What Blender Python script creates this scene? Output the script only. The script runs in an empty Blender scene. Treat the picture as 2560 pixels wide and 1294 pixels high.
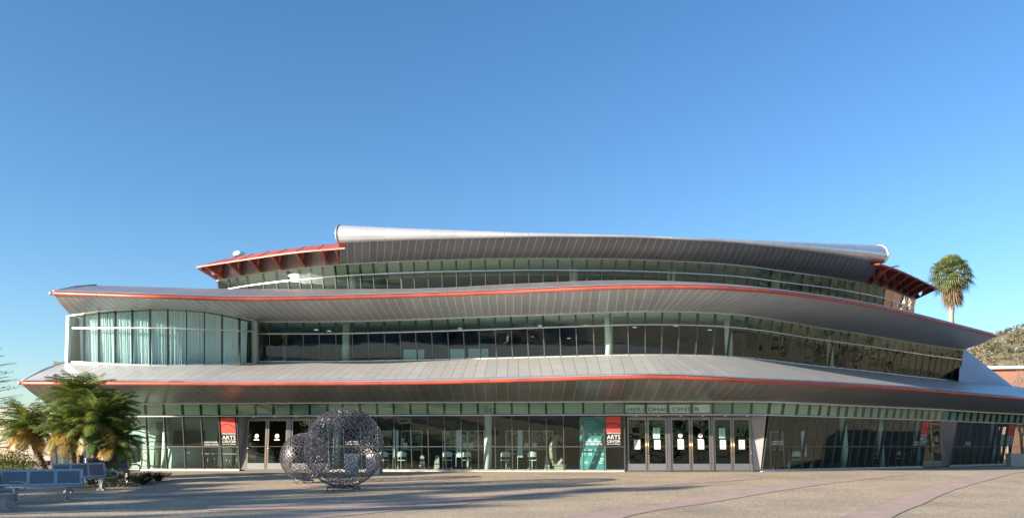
import bpy, bmesh, math, random
from mathutils import Vector, Matrix, noise
from math import sin, cos, pi, radians
random.seed(7)
S = bpy.context.scene
# ------------------------------------------------------------------ camera, world, sun
F = 2100.0; CX = 1280.0; CY = 856.0; EYE = 1.6
TH = math.atan(0.1235)
cam = bpy.data.objects.new('camera', bpy.data.cameras.new('camera'))
S.collection.objects.link(cam)
cam.location = (0, 0, EYE); cam.rotation_euler = (pi/2 + TH, 0, 0)
cam.data.sensor_width = 36; cam.data.lens = 36*F/2560; cam.data.shift_y = (CY-647)/2560
cam.data.clip_end = 5000
S.camera = cam
SUN_AZ = 64.0; SUN_EL = 13.5       # azimuth measured from behind the camera towards the left
w = bpy.data.worlds.new('World'); S.world = w; w.use_nodes = True
nt = w.node_tree; bg = nt.nodes['Background']
sk = nt.nodes.new('ShaderNodeTexSky'); sk.sky_type = 'NISHITA'; sk.sun_disc = False
sk.sun_elevation = radians(SUN_EL); sk.sun_rotation = radians(180+SUN_AZ)
sk.air_density = 1.0; sk.dust_density = 0.45; sk.ozone_density = 2.5
hsv = nt.nodes.new('ShaderNodeHueSaturation'); hsv.inputs['Saturation'].default_value = 1.16
tint = nt.nodes.new('ShaderNodeVectorMath'); tint.operation = 'MULTIPLY'; tint.inputs[1].default_value = (.93, 1.02, 1.13)
nt.links.new(sk.outputs[0], hsv.inputs['Color']); nt.links.new(hsv.outputs[0], tint.inputs[0]); nt.links.new(tint.outputs[0], bg.inputs[0]); bg.inputs[1].default_value = 0.077
sl = bpy.data.lights.new('sun', 'SUN'); sl.energy = 5.0; sl.angle = radians(0.5); sl.color = (1, .87, .71)
so = bpy.data.objects.new('sun', sl); S.collection.objects.link(so)
sd = Vector((-sin(radians(SUN_AZ))*cos(radians(SUN_EL)), -cos(radians(SUN_AZ))*cos(radians(SUN_EL)), sin(radians(SUN_EL))))
so.rotation_euler = sd.to_track_quat('Z', 'Y').to_euler(); so.location = (-30, -20, 30)
S.view_settings.view_transform = 'Standard'; S.view_settings.look = 'None'
S.view_settings.exposure = 1.5; S.view_settings.gamma = 1; S.view_settings.use_curve_mapping = False

# ------------------------------------------------------------------ geometry helpers
FW = Vector((0, cos(TH), sin(TH))); UP = Vector((0, -sin(TH), cos(TH))); RT = Vector((1, 0, 0))
CAM = Vector((0, 0, EYE))
def at(px, py, Y=None, z=None):
    r = FW + RT*((px-CX)/F) + UP*((CY-py)/F)
    k = Y/r.y if Y is not None else (z-EYE)/r.z
    return CAM + r*k
def px_of(p):
    d = p-CAM; return CX + F*d.dot(RT)/d.dot(FW)
def g(Y):
    return 0.0 if Y < 24 else (0.5 if Y > 35.5 else 0.5*(Y-24)/11.5)
def gpt(px, py):                       # ground point seen at a pixel of the photo
    a, b = 2.0, 400.0
    for _ in range(60):
        m = (a+b)/2
        if at(px, py, Y=m).z > g(m): a = m
        else: b = m
    p = at(px, py, Y=a); p.z = g(a); return p

class MB:
    def __init__(s): s.v = []; s.f = []; s.m = []; s.uv = []; s.sm = []
    def face(s, idx, mi=0, uv=None, smooth=False):
        s.f.append(tuple(idx)); s.m.append(mi); s.uv.append(uv); s.sm.append(smooth)
    def poly(s, pts, mi=0, uv=None):
        n = len(s.v); s.v += [Vector(p) for p in pts]; s.face(range(n, n+len(pts)), mi, uv)
    def box(s, c, d, rz=0, mi=0, M=None):
        n = len(s.v); c = Vector(c); R = Matrix.Rotation(rz, 3, 'Z') if M is None else M
        for x in (-.5, .5):
            for y in (-.5, .5):
                for z in (-.5, .5): s.v.append(c + R @ Vector((x*d[0], y*d[1], z*d[2])))
        for q in ((0,1,3,2),(4,6,7,5),(0,4,5,1),(2,3,7,6),(0,2,6,4),(1,5,7,3)): s.face([n+i for i in q], mi)
    def bar(s, a, b, w, d, nrm, mi=0, off=0):
        a = Vector(a); b = Vector(b); t = (b-a); L = t.length
        if L < 1e-6: return
        t /= L; nrm = Vector(nrm); nrm = (nrm - t*nrm.dot(t)).normalized(); sd_ = t.cross(nrm)
        M = Matrix((sd_, nrm, t)).transposed()
        s.box((a+b)/2 + nrm*off, (w, d, L), mi=mi, M=M)
    def tube(s, pts, r, n=8, mi=0, caps=True):
        pts = [Vector(p) for p in pts]; rs = r if isinstance(r, (list, tuple)) else [r]*len(pts)
        base = len(s.v); up = Vector((0, 0, 1)); prev = None
        for i, p in enumerate(pts):
            t = (pts[min(i+1, len(pts)-1)] - pts[max(i-1, 0)]).normalized()
            if prev is None:
                a = t.cross(up if abs(t.z) < .95 else Vector((1, 0, 0))).normalized()
            else: a = (prev - t*prev.dot(t)).normalized()
            prev = a; b = t.cross(a)
            for k in range(n):
                th = 2*pi*k/n; s.v.append(p + (a*cos(th)+b*sin(th))*rs[i])
        for i in range(len(pts)-1):
            for k in range(n):
                k2 = (k+1) % n
                s.face((base+i*n+k, base+i*n+k2, base+(i+1)*n+k2, base+(i+1)*n+k), mi, smooth=True)
        if caps:
            s.face([base+k for k in range(n)][::-1], mi); s.face([base+(len(pts)-1)*n+k for k in range(n)], mi)
    def cyl(s, c, r, h, n=24, mi=0, r2=None):
        c = Vector(c); s.tube([c, c+Vector((0, 0, h))], [r, r if r2 is None else r2], n, mi)
    def loft(s, rows, us=None, mi=0, vs=None, smooth=True):   # rows: list of point lists of equal length
        n = len(s.v); W = len(rows[0])
        for r in rows: s.v += [Vector(p) for p in r]
        for j in range(len(rows)-1):
            for i in range(W-1):
                q = (n+j*W+i, n+j*W+i+1, n+(j+1)*W+i+1, n+(j+1)*W+i)
                uv = None
                if us: 
                    a = vs[j] if vs else j; b = vs[j+1] if vs else j+1
                    uv = ((us[i], a), (us[i+1], a), (us[i+1], b), (us[i], b))
                s.face(q, mi, uv, smooth)
    def mesh(s, name, mats):
        me = bpy.data.meshes.new(name); me.from_pydata([tuple(v) for v in s.v], [], s.f)
        for m in mats: me.materials.append(m)
        me.polygons.foreach_set('material_index', s.m)
        me.polygons.foreach_set('use_smooth', s.sm)
        if any(u is not None for u in s.uv):
            l = me.uv_layers.new(name='UVMap'); k = 0; flat = []
            for fc, u in zip(s.f, s.uv):
                for j in range(len(fc)): flat += list(u[j]) if u else [0.5, 0.5]
            l.data.foreach_set('uv', flat)
        me.update(); return me
    def build(s, name, mats, parent=None):
        if not isinstance(mats, (list, tuple)): mats = [mats]
        o = bpy.data.objects.new(name, s.mesh(name, mats)); S.collection.objects.link(o)
        if parent is not None:
            o.parent = parent
            pm = world_of(parent); o.matrix_parent_inverse = pm.inverted()
        return o
def world_of(o):
    M = Matrix.LocRotScale(o.location, o.rotation_euler.to_quaternion(), o.scale)
    if o.parent: M = world_of(o.parent) @ o.matrix_parent_inverse @ M
    return M
def tag(o, label=None, cat=None, group=None, kind=None):
    if label: o['label'] = label
    if cat: o['category'] = cat
    if group: o['group'] = group
    if kind: o['kind'] = kind
    return o
def empty(name, loc=(0, 0, 0), rz=0, label=None, cat=None, group=None):
    o = bpy.data.objects.new(name, None); S.collection.objects.link(o); o.location = loc
    o.rotation_euler = (0, 0, rz); o.empty_display_size = .2
    return tag(o, label, cat, group)
def copy_tree(o, parent=None):
    c = o.copy(); S.collection.objects.link(c)
    if parent is not None: c.parent = parent
    for ch in [x for x in bpy.data.objects if x.parent == o]: copy_tree(ch, c)
    return c
def local_build(mb, name, mats, root):     # mesh given in the root's own coordinates
    if not isinstance(mats, (list, tuple)): mats = [mats]
    o = bpy.data.objects.new(name, mb.mesh(name, mats)); S.collection.objects.link(o); o.parent = root
    return o
class Curve:
    def __init__(s, ctrl, n=8):
        P = [Vector(c) for c in ctrl]; s.p = []
        for i in range(len(P)-1):
            a = P[i-1] if i else P[0]*2-P[1]; d = P[i+2] if i+2 < len(P) else P[-1]*2-P[-2]
            b, c = P[i], P[i+1]
            for k in range(n):
                t = k/n
                s.p.append(.5*((2*b)+(c-a)*t+(2*a-5*b+4*c-d)*t*t+(3*b-a-3*c+d)*t**3))
        s.p.append(P[-1].copy()); s.px = [px_of(p) for p in s.p]
    def at(s, px):
        q = s.px
        for i in range(len(q)-1):
            if q[i+1] >= px or i == len(q)-2:
                t = (px-q[i])/(q[i+1]-q[i]); return s.p[i].lerp(s.p[i+1], t)
    def nrm(s, px):
        d = s.at(px+4)-s.at(px-4); return Vector((d.y, -d.x, 0)).normalized()
    def line(s, a, b, n): return [s.at(a+(b-a)*i/(n-1)) for i in range(n)]
def interp(tab, x):
    if x <= tab[0][0]: return tab[0][1]
    for (a, b), (c, d) in zip(tab, tab[1:]):
        if x <= c: return b+(d-b)*(x-a)/(c-a)
    return tab[-1][1]
def resample(P, n):
    L = [0]
    for a, b in zip(P, P[1:]): L.append(L[-1]+(b-a).length)
    out = []; j = 0
    for i in range(n):
        t = L[-1]*i/(n-1)
        while j < len(P)-2 and L[j+1] < t: j += 1
        out.append(P[j].lerp(P[j+1], (t-L[j])/max(1e-9, L[j+1]-L[j])))
    return out
def arclen(P, unit):
    L = [0]
    for a, b in zip(P, P[1:]): L.append(L[-1]+(b-a).length/unit)
    return L
def closest_map(A, B):        # for each point of A the nearest point on polyline B (plan), monotone
    out = []; j0 = 0
    for a in A:
        best = None
        for j in range(int(j0), len(B)-1):
            p, q = B[j], B[j+1]; d = Vector((q.x-p.x, q.y-p.y)); l = d.length_squared
            t = 0 if l == 0 else max(0, min(1, ((a.x-p.x)*d.x+(a.y-p.y)*d.y)/l))
            c = p.lerp(q, t); e = (c.x-a.x)**2+(c.y-a.y)**2
            if best is None or e < best[0]-1e-9: best = (e, c, j)
        out.append(best[1]); j0 = best[2]
    n = len(A); k = int(n*.06)                    # pin the right end to the end of the other curve
    for i in range(k):
        w = (1-i/k); w = w*w*(3-2*w); out[n-1-i] = out[n-1-i].lerp(B[-1], w)
    j = 0                                          # to the left the seams all run square to the front
    for i, a in enumerate(A):
        w = max(0, min(1, (px_of(a)-1350)/400)); w = w*w*(3-2*w)
        if w >= 1: break
        while j < len(B)-2 and B[j+1].x < a.x: j += 1
        p, q = B[j], B[j+1]; t = max(0, min(1, (a.x-p.x)/max(1e-6, q.x-p.x))); out[i] = p.lerp(q, t).lerp(out[i], w)
    out[0] = B[0].copy()
    return out
def text_into(mb, s, size, origin, xdir, updir, ndir, mi=0, extrude=.004, align='LEFT', width=None):
    cu = bpy.data.curves.new('t', 'FONT'); cu.body = s; cu.size = size; cu.extrude = extrude
    cu.align_x = align; cu.resolution_u = 3
    ob = bpy.data.objects.new('t', cu); S.collection.objects.link(ob)
    dg = bpy.context.evaluated_depsgraph_get(); dg.update()
    me = bpy.data.meshes.new_from_object(ob.evaluated_get(dg))
    xs = [v.co.x for v in me.vertices]
    k = width/(max(xs)-min(xs)) if width else 1
    n = len(mb.v)
    for v in me.vertices: mb.v.append(Vector(origin)+Vector(xdir)*v.co.x*k+Vector(updir)*v.co.y+Vector(ndir)*v.co.z)
    for p in me.polygons: mb.face([n+i for i in p.vertices], mi)
    bpy.data.objects.remove(ob); bpy.data.meshes.remove(me)

# ------------------------------------------------------------------ materials
def mat(name, col, rough=.5, metal=0, var=0, scale=5, bump=0, bscale=40, col2=None, detail=4, spec=None, stretch=None):
    m = bpy.data.materials.new(name); m.use_nodes = True; t = m.node_tree; N = t.nodes; L = t.links
    b = N['Principled BSDF']; b.inputs['Base Color'].default_value = (*col, 1)
    b.inputs['Roughness'].default_value = rough; b.inputs['Metallic'].default_value = metal
    if spec is not None: b.inputs['Specular IOR Level'].default_value = spec
    if var or col2 or bump:
        tc = N.new('ShaderNodeTexCoord'); src = tc.outputs['Object']
        if stretch:
            mp = N.new('ShaderNodeMapping'); mp.inputs['Scale'].default_value = stretch
            L.new(src, mp.inputs[0]); src = mp.outputs[0]
    if var or col2:
        n = N.new('ShaderNodeTexNoise'); n.inputs['Scale'].default_value = scale; n.inputs['Detail'].default_value = detail
        L.new(src, n.inputs['Vector']); r = N.new('ShaderNodeValToRGB')
        c2 = col2 if col2 else tuple(min(1, c*(1+var)) for c in col)
        c1 = col if col2 else tuple(c*(1-var) for c in col)
        r.color_ramp.elements[0].position = .35; r.color_ramp.elements[1].position = .65
        r.color_ramp.elements[0].color = (*c1, 1); r.color_ramp.elements[1].color = (*c2, 1)
        L.new(n.outputs['Fac'], r.inputs[0]); L.new(r.outputs[0], b.inputs['Base Color'])
    if bump:
        n = N.new('ShaderNodeTexNoise'); n.inputs['Scale'].default_value = bscale; n.inputs['Detail'].default_value = 5
        L.new(src, n.inputs['Vector']); bp = N.new('ShaderNodeBump'); bp.inputs['Strength'].default_value = bump
        bp.inputs['Distance'].default_value = .02
        L.new(n.outputs['Fac'], bp.inputs['Height']); L.new(bp.outputs[0], b.inputs['Normal'])
    return m
def panel_mat(name, col, seam, rough=.42, metal=.8, var=.12, sw=.06):
    m = mat(name, col, rough, metal); t = m.node_tree; N = t.nodes; L = t.links; b = N['Principled BSDF']
    uv = N.new('ShaderNodeUVMap'); uv.uv_map = 'UVMap'; sp = N.new('ShaderNodeSeparateXYZ'); L.new(uv.outputs[0], sp.inputs[0])
    fl = N.new('ShaderNodeMath'); fl.operation = 'FLOOR'; L.new(sp.outputs[0], fl.inputs[0])
    wn = N.new('ShaderNodeTexWhiteNoise'); wn.noise_dimensions = '1D'; L.new(fl.outputs[0], wn.inputs['W'])
    mr = N.new('ShaderNodeMapRange'); mr.inputs['To Min'].default_value = 1-var; mr.inputs['To Max'].default_value = 1+var
    L.new(wn.outputs['Value'], mr.inputs[0])
    tc = N.new('ShaderNodeTexCoord'); ns = N.new('ShaderNodeTexNoise'); ns.inputs['Scale'].default_value = 1.3; ns.inputs['Detail'].default_value = 6
    L.new(tc.outputs['Object'], ns.inputs['Vector'])
    m2 = N.new('ShaderNodeMapRange'); m2.inputs['To Min'].default_value = .78; m2.inputs['To Max'].default_value = 1.12; L.new(ns.outputs['Fac'], m2.inputs[0])
    mu = N.new('ShaderNodeMath'); mu.operation = 'MULTIPLY'; L.new(mr.outputs[0], mu.inputs[0]); L.new(m2.outputs[0], mu.inputs[1])
    vm = N.new('ShaderNodeVectorMath'); vm.operation = 'SCALE'; vm.inputs[0].default_value = col; L.new(mu.outputs[0], vm.inputs['Scale'])
    fr = N.new('ShaderNodeMath'); fr.operation = 'FRACT'; L.new(sp.outputs[0], fr.inputs[0])
    lt = N.new('ShaderNodeMath'); lt.operation = 'LESS_THAN'; lt.inputs[1].default_value = sw; L.new(fr.outputs[0], lt.inputs[0])
    mx = N.new('ShaderNodeMix'); mx.data_type = 'RGBA'; L.new(lt.outputs[0], mx.inputs['Factor'])
    L.new(vm.outputs[0], mx.inputs['A']); mx.inputs['B'].default_value = (*seam, 1)
    L.new(mx.outputs['Result'], b.inputs['Base Color'])
    rr = N.new('ShaderNodeMapRange'); rr.inputs['To Min'].default_value = rough-.025; rr.inputs['To Max'].default_value = rough+.025
    L.new(wn.outputs['Value'], rr.inputs[0]); L.new(rr.outputs[0], b.inputs['Roughness'])
    bp = N.new('ShaderNodeBump'); bp.inputs['Strength'].default_value = .25; bp.inputs['Distance'].default_value = .02
    ad = N.new('ShaderNodeMath'); ad.operation = 'ADD'; L.new(lt.outputs[0], ad.inputs[0]); L.new(ns.outputs['Fac'], ad.inputs[1])
    L.new(ad.outputs[0], bp.inputs['Height']); L.new(bp.outputs[0], b.inputs['Normal'])
    return m
def glass_mat(name, tint, refl=.10, rough=0.0, wav=.03):
    m = bpy.data.materials.new(name); m.use_nodes = True; t = m.node_tree; N = t.nodes; L = t.links
    for n in list(N): N.remove(n)
    out = N.new('ShaderNodeOutputMaterial'); tr = N.new('ShaderNodeBsdfTransparent'); tr.inputs[0].default_value = (*tint, 1)
    gl = N.new('ShaderNodeBsdfGlossy'); gl.inputs['Roughness'].default_value = rough; gl.inputs[0].default_value = (.80, .94, .95, 1)
    lw = N.new('ShaderNodeLayerWeight'); lw.inputs['Blend'].default_value = .5
    fr = N.new('ShaderNodeMath'); fr.operation = 'POWER'; fr.inputs[1].default_value = 4.5; L.new(lw.outputs['Facing'], fr.inputs[0])
    mr = N.new('ShaderNodeMapRange'); mr.inputs['From Min'].default_value = 0; mr.inputs['To Min'].default_value = refl+.045; mr.inputs['To Max'].default_value = .9
    L.new(fr.outputs[0], mr.inputs[0])
    mx = N.new('ShaderNodeMixShader'); L.new(mr.outputs[0], mx.inputs[0]); L.new(tr.outputs[0], mx.inputs[1]); L.new(gl.outputs[0], mx.inputs[2])
    tc = N.new('ShaderNodeTexCoord'); ns = N.new('ShaderNodeTexNoise'); ns.inputs['Scale'].default_value = 1.1; ns.inputs['Detail'].default_value = 1
    L.new(tc.outputs['Object'], ns.inputs['Vector']); bp = N.new('ShaderNodeBump'); bp.inputs['Strength'].default_value = wav; bp.inputs['Distance'].default_value = .3
    L.new(ns.outputs['Fac'], bp.inputs['Height']); L.new(bp.outputs[0], gl.inputs['Normal'])
    L.new(mx.outputs[0], out.inputs[0]); return m
def aggregate_mat():
    m = mat('plaza aggregate', (.4, .33, .25), .85); t = m.node_tree; N = t.nodes; L = t.links; b = N['Principled BSDF']
    tc = N.new('ShaderNodeTexCoord')
    v = N.new('ShaderNodeTexVoronoi'); v.inputs['Scale'].default_value = 22; L.new(tc.outputs['Object'], v.inputs['Vector'])
    sp = N.new('ShaderNodeSeparateColor'); L.new(v.outputs['Color'], sp.inputs[0])
    r = N.new('ShaderNodeValToRGB'); e = r.color_ramp.elements
    e[0].position = 0; e[0].color = (.25, .20, .13, 1); e[1].position = 1; e[1].color = (.60, .50, .36, 1)
    x = e.new(.25); x.color = (.40, .32, .215, 1); x = e.new(.8); x.color = (.46, .37, .25, 1)
    L.new(sp.outputs[0], r.inputs[0])
    n = N.new('ShaderNodeTexNoise'); n.inputs['Scale'].default_value = .35; n.inputs['Detail'].default_value = 6; L.new(tc.outputs['Object'], n.inputs['Vector'])
    mr = N.new('ShaderNodeMapRange'); mr.inputs['From Min'].default_value = .3; mr.inputs['From Max'].default_value = .7
    mr.inputs['To Min'].default_value = .74; mr.inputs['To Max'].default_value = 1.13; L.new(n.outputs['Fac'], mr.inputs[0])
    vm = N.new('ShaderNodeVectorMath'); vm.operation = 'SCALE'; L.new(r.outputs[0], vm.inputs[0]); L.new(mr.outputs[0], vm.inputs['Scale'])
    L.new(vm.outputs[0], b.inputs['Base Color'])
    bp = N.new('ShaderNodeBump'); bp.inputs['Strength'].default_value = .6; bp.inputs['Distance'].default_value = .012
    L.new(v.outputs['Distance'], bp.inputs['Height']); bp.invert = True; L.new(bp.outputs[0], b.inputs['Normal'])
    return m
def leaf_mat(name, a, b_, trans=.25):
    m = mat(name, a, .5, 0, col2=b_, scale=1.7, detail=5); t = m.node_tree; N = t.nodes; L = t.links; b = N['Principled BSDF']
    tl = N.new('ShaderNodeBsdfTranslucent'); mx = N.new('ShaderNodeMixShader'); mx.inputs[0].default_value = trans
    src = b.inputs['Base Color'].links[0].from_socket; L.new(src, tl.inputs[0])
    o = N['Material Output']; L.new(b.outputs[0], mx.inputs[1]); L.new(tl.outputs[0], mx.inputs[2]); L.new(mx.outputs[0], o.inputs[0]); return m
def perf_mat():
    m = mat('perforated steel', (.17, .18, .21), .4, .5); t = m.node_tree; N = t.nodes; L = t.links; b = N['Principled BSDF']
    tc = N.new('ShaderNodeTexCoord'); mp = N.new('ShaderNodeMapping'); L.new(tc.outputs['Object'], mp.inputs[0])
    v = N.new('ShaderNodeTexVoronoi'); v.inputs['Scale'].default_value = 60; v.inputs['Randomness'].default_value = 0; L.new(mp.outputs[0], v.inputs['Vector'])
    lt = N.new('ShaderNodeMath'); lt.operation = 'LESS_THAN'; lt.inputs[1].default_value = .30; L.new(v.outputs['Distance'], lt.inputs[0])
    tr = N.new('ShaderNodeBsdfTransparent'); mx = N.new('ShaderNodeMixShader'); L.new(lt.outputs[0], mx.inputs[0])
    L.new(b.outputs[0], mx.inputs[1]); L.new(tr.outputs[0], mx.inputs[2]); L.new(mx.outputs[0], N['Material Output'].inputs[0]); return m
def brick_mat():
    m = mat('red brick', (.35, .13, .08), .85); t = m.node_tree; N = t.nodes; L = t.links; b = N['Principled BSDF']
    tc = N.new('ShaderNodeTexCoord'); mp = N.new('ShaderNodeMapping'); mp.inputs['Rotation'].default_value = (pi/2, 0, 0); L.new(tc.outputs['Object'], mp.inputs[0])
    br = N.new('ShaderNodeTexBrick'); br.inputs['Scale'].default_value = 3; br.inputs['Color1'].default_value = (.33, .13, .085, 1)
    br.inputs['Color2'].default_value = (.25, .10, .065, 1); br.inputs['Mortar'].default_value = (.42, .36, .3, 1); br.inputs['Mortar Size'].default_value = .012
    L.new(mp.outputs[0], br.inputs['Vector']); L.new(br.outputs['Color'], b.inputs['Base Color']); return m

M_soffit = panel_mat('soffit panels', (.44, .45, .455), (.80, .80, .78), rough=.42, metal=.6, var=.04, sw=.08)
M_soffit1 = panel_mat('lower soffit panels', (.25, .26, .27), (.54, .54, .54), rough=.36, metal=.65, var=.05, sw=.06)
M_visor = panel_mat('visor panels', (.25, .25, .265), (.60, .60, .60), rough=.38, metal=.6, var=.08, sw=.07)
M_roof = panel_mat('roof panels', (.55, .545, .53), (.29, .27, .24), rough=.42, metal=.35, var=.025, sw=.06)
M_roof_dim = panel_mat('dimmed upper roof panels', (.40, .39, .40), (.24, .23, .23), rough=.45, metal=.7, var=.03, sw=.06)  # darker roof copy: the flatter slope's dimmer light is put into the colour
M_nose = panel_mat('rolled metal', (.76, .76, .77), (.5, .5, .5), rough=.32, metal=.6, var=.015, sw=.02)
M_wing = panel_mat('wing roof', (.24, .26, .30), (.12, .13, .16), rough=.4, metal=.5, var=.05, sw=.1)
M_red = mat('red enamel', (.37, .072, .045), .42, 0, var=.18, scale=1.1, detail=5)
M_redplate = mat('red eave', (.38, .08, .055), .5, 0, var=.1, scale=.8)
M_alu = mat('aluminium', (.55, .55, .54), .38, .7, var=.06, scale=2)
M_dark = mat('dark mullion', (.018, .022, .022), .45, .2)
M_mull = mat('grey mullion', (.14, .15, .15), .4, .6)
M_glass = glass_mat('green glass', (.78, .93, .90), .04)
M_glassR = M_glass
M_doorglass = glass_mat('door glass', (.42, .50, .47), .01)
M_bronze = mat('door steel', (.30, .26, .23), .35, .75, var=.1, scale=3)
M_surr = mat('surround steel', (.21, .21, .23), .4, .65, var=.06, scale=2)
M_memb = mat('roof membrane', (.30, .30, .29), .85, 0, var=.1, scale=.6)
M_joint = mat('paving joint', (.13, .10, .08), .95)
M_joint2 = mat('saw-cut joint', (.26, .21, .15), .95)
M_kick = mat('kick plate', (.30, .30, .31), .4, .7)
M_brass = mat('door pull', (.70, .50, .28), .3, .9)
M_white = mat('white paint', (.74, .76, .72), .55, 0, var=.03, scale=3)
M_int = mat('interior plaster', (.60, .66, .58), .75, 0, var=.04, scale=2)
M_cove = mat('cove plaster', (.62, .72, .60), .75, 0, var=.05, scale=1)
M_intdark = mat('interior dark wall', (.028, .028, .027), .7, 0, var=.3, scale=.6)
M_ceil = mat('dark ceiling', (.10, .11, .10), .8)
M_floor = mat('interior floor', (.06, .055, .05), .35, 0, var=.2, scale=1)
M_curb = mat('sill', (.62, .60, .56), .55, 0, var=.08, scale=4)
M_conc = mat('concrete', (.42, .39, .34), .85, 0, var=.12, scale=5, bump=.2)
M_chairw = mat('white plastic', (.78, .80, .74), .45)
M_leg = mat('chair leg metal', (.30, .30, .30), .35, .8)
M_teal = mat('teal board', (.04, .24, .27), .6, 0, col2=(.12, .38, .38), scale=.9)
M_logo = mat('logo tile', (.60, .72, .70), .6, 0, var=.1, scale=12)
M_black = mat('black vinyl', (.012, .012, .014), .5)
M_signred = mat('banner red', (.62, .07, .05), .6)
M_letter = mat('white lettering', (.80, .80, .78), .6)
M_letg = mat('green lettering', (.02, .055, .035), .6)
M_paper = mat('paper', (.80, .80, .78), .8)
M_paperg = mat('green paper', (.35, .62, .50), .8)
M_ink = mat('ink', (.06, .06, .08), .8)
M_curtain = mat('curtain', (.86, .93, .96), .85, 0, var=.02, scale=.9, stretch=(6, 6, .5))
M_steelbar = mat('blackened steel bar', (.13, .13, .145), .42, .5, var=.3, scale=9)
M_perf = perf_mat()
M_bench = mat('bench steel', (.40, .41, .44), .4, .4, var=.08, scale=4)
M_cast = mat('cast bench leg', (.32, .33, .35), .42, .6, var=.08, scale=5)
M_arm = mat('armrest', (.55, .52, .48), .4, .6)
M_agg = aggregate_mat()
M_pink = mat('pink concrete', (.43, .315, .255), .8, 0, var=.09, scale=1.4, bump=.15, bscale=60, detail=8)
M_soil = mat('soil', (.06, .045, .03), .95, 0, var=.3, scale=6)
M_palmg = leaf_mat('palm green', (.07, .135, .022), (.23, .27, .055))
M_palmy = leaf_mat('palm yellow', (.28, .20, .04), (.42, .26, .06))
M_bark = mat('palm bark', (.11, .075, .05), .95, 0, col2=(.24, .17, .11), scale=14, bump=1, bscale=25)
M_trunkf = mat('fan palm bark', (.32, .26, .20), .9, 0, var=.2, scale=7, bump=.5)
M_fang = leaf_mat('fan leaf', (.08, .13, .05), (.20, .22, .08))
M_fand = leaf_mat('dead fan leaf', (.26, .19, .11), (.16, .11, .06))
M_leaf = leaf_mat('tree leaf', (.03, .06, .02), (.07, .11, .03))
M_leafb = leaf_mat('conifer needle', (.03, .06, .05), (.06, .10, .08), .1)
M_shrubg = leaf_mat('shrub leaf', (.04, .08, .02), (.09, .13, .035))
M_shruby = leaf_mat('yellow shrub leaf', (.16, .16, .02), (.34, .24, .03))
M_strap = leaf_mat('strap leaf', (.015, .04, .014), (.035, .07, .02), .1)
M_treebark = mat('bark', (.14, .11, .08), .95, 0, var=.3, scale=8)
M_twig = mat('bare twigs', (.26, .21, .16), .9)
M_beige = mat('beige stucco', (.46, .40, .34), .85, 0, var=.06, scale=.7, bump=.1)
M_cream = mat('cream wall', (.48, .42, .34), .85, 0, var=.05, scale=.7)
M_brick = brick_mat()
M_hill = mat('hill scrub ground', (.18, .145, .095), .95, 0, col2=(.10, .10, .06), scale=.045, detail=9)
M_scrub = leaf_mat('scrub', (.06, .065, .03), (.15, .13, .07), .1)
M_stone = mat('carved stone', (.20, .17, .12), .6, 0, col2=(.33, .29, .22), scale=6, bump=.4)
M_greenbench = mat('pale green box', (.42, .44, .30), .6)
M_winglass = glass_mat('dark window glass', (.05, .06, .06), .15)
M_lampglow = bpy.data.materials.new('downlight'); M_lampglow.use_nodes = True
_b = M_lampglow.node_tree.nodes['Principled BSDF']; _b.inputs['Base Color'].default_value = (.9, .88, .8, 1); _b.inputs['Emission Color'].default_value = (1, .9, .75, 1); _b.inputs['Emission Strength'].default_value = .22

# ------------------------------------------------------------------ ground
def st(name, mb, m): o = mb.build(name, m); o['kind'] = 'structure'; return o
mb = MB()
xs = [-700, -300, -120] + [-80+4*i for i in range(41)] + [120, 300, 700]
ys = [-400, -150, -60, -20, 0, 10, 18, 24, 27, 30, 33, 35.5, 40, 50, 70, 110, 200, 400, 900]
mb.loft([[Vector((x, y, g(y))) for x in xs] for y in ys], smooth=False)
st('plaza_ground', mb, M_agg)
# poured pink bands laid in the paving, each a thin sheet
def band(a, b):
    A = Curve([gpt(*p) for p in a], 10).p; B = Curve([gpt(*p) for p in b], 10).p
    A = resample(A, 60); B = resample(B, 60); rows = []
    for k in range(4):
        r = []
        for p, q in zip(A, B):
            c = p.lerp(q, k/3); c.z = g(c.y)+.008; r.append(c)
        rows.append(r)
    m = MB(); m.loft(rows, smooth=False); st('paving_band', m, M_pink)
    m = MB()
    for E_ in (rows[0], rows[-1]):
        q = [p+Vector((0, 0, .004)) for p in E_]; m.loft([q, [p+Vector((0, .014, .0)) for p in q]], smooth=False)
    st('paving_joint', m, M_joint)
band([(1330, 1310), (1500, 1278), (1663, 1256), (1800, 1230), (2015, 1202), (2215, 1183)], [(1500, 1310), (1600, 1283), (1700, 1266), (1810, 1250), (2030, 1214), (2290, 1183)])
band([(2020, 1325), (2180, 1266), (2303, 1222), (2400, 1197), (2510, 1177)], [(2180, 1325), (2262, 1277), (2357, 1235), (2450, 1205), (2590, 1176)])
band([(520, 1262), (800, 1258), (1160, 1241), (1400, 1222), (1700, 1204), (1900, 1192)], [(520, 1276), (800, 1270), (1160, 1251), (1400, 1231), (1700, 1210), (1900, 1196)])
band([(300, 1236), (600, 1226), (900, 1207), (1200, 1194)], [(300, 1243), (600, 1232), (900, 1211), (1200, 1197)])
band([(200, 1325), (560, 1300), (900, 1272), (1130, 1254)], [(400, 1335), (700, 1304), (980, 1277), (1180, 1258)])
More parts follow.
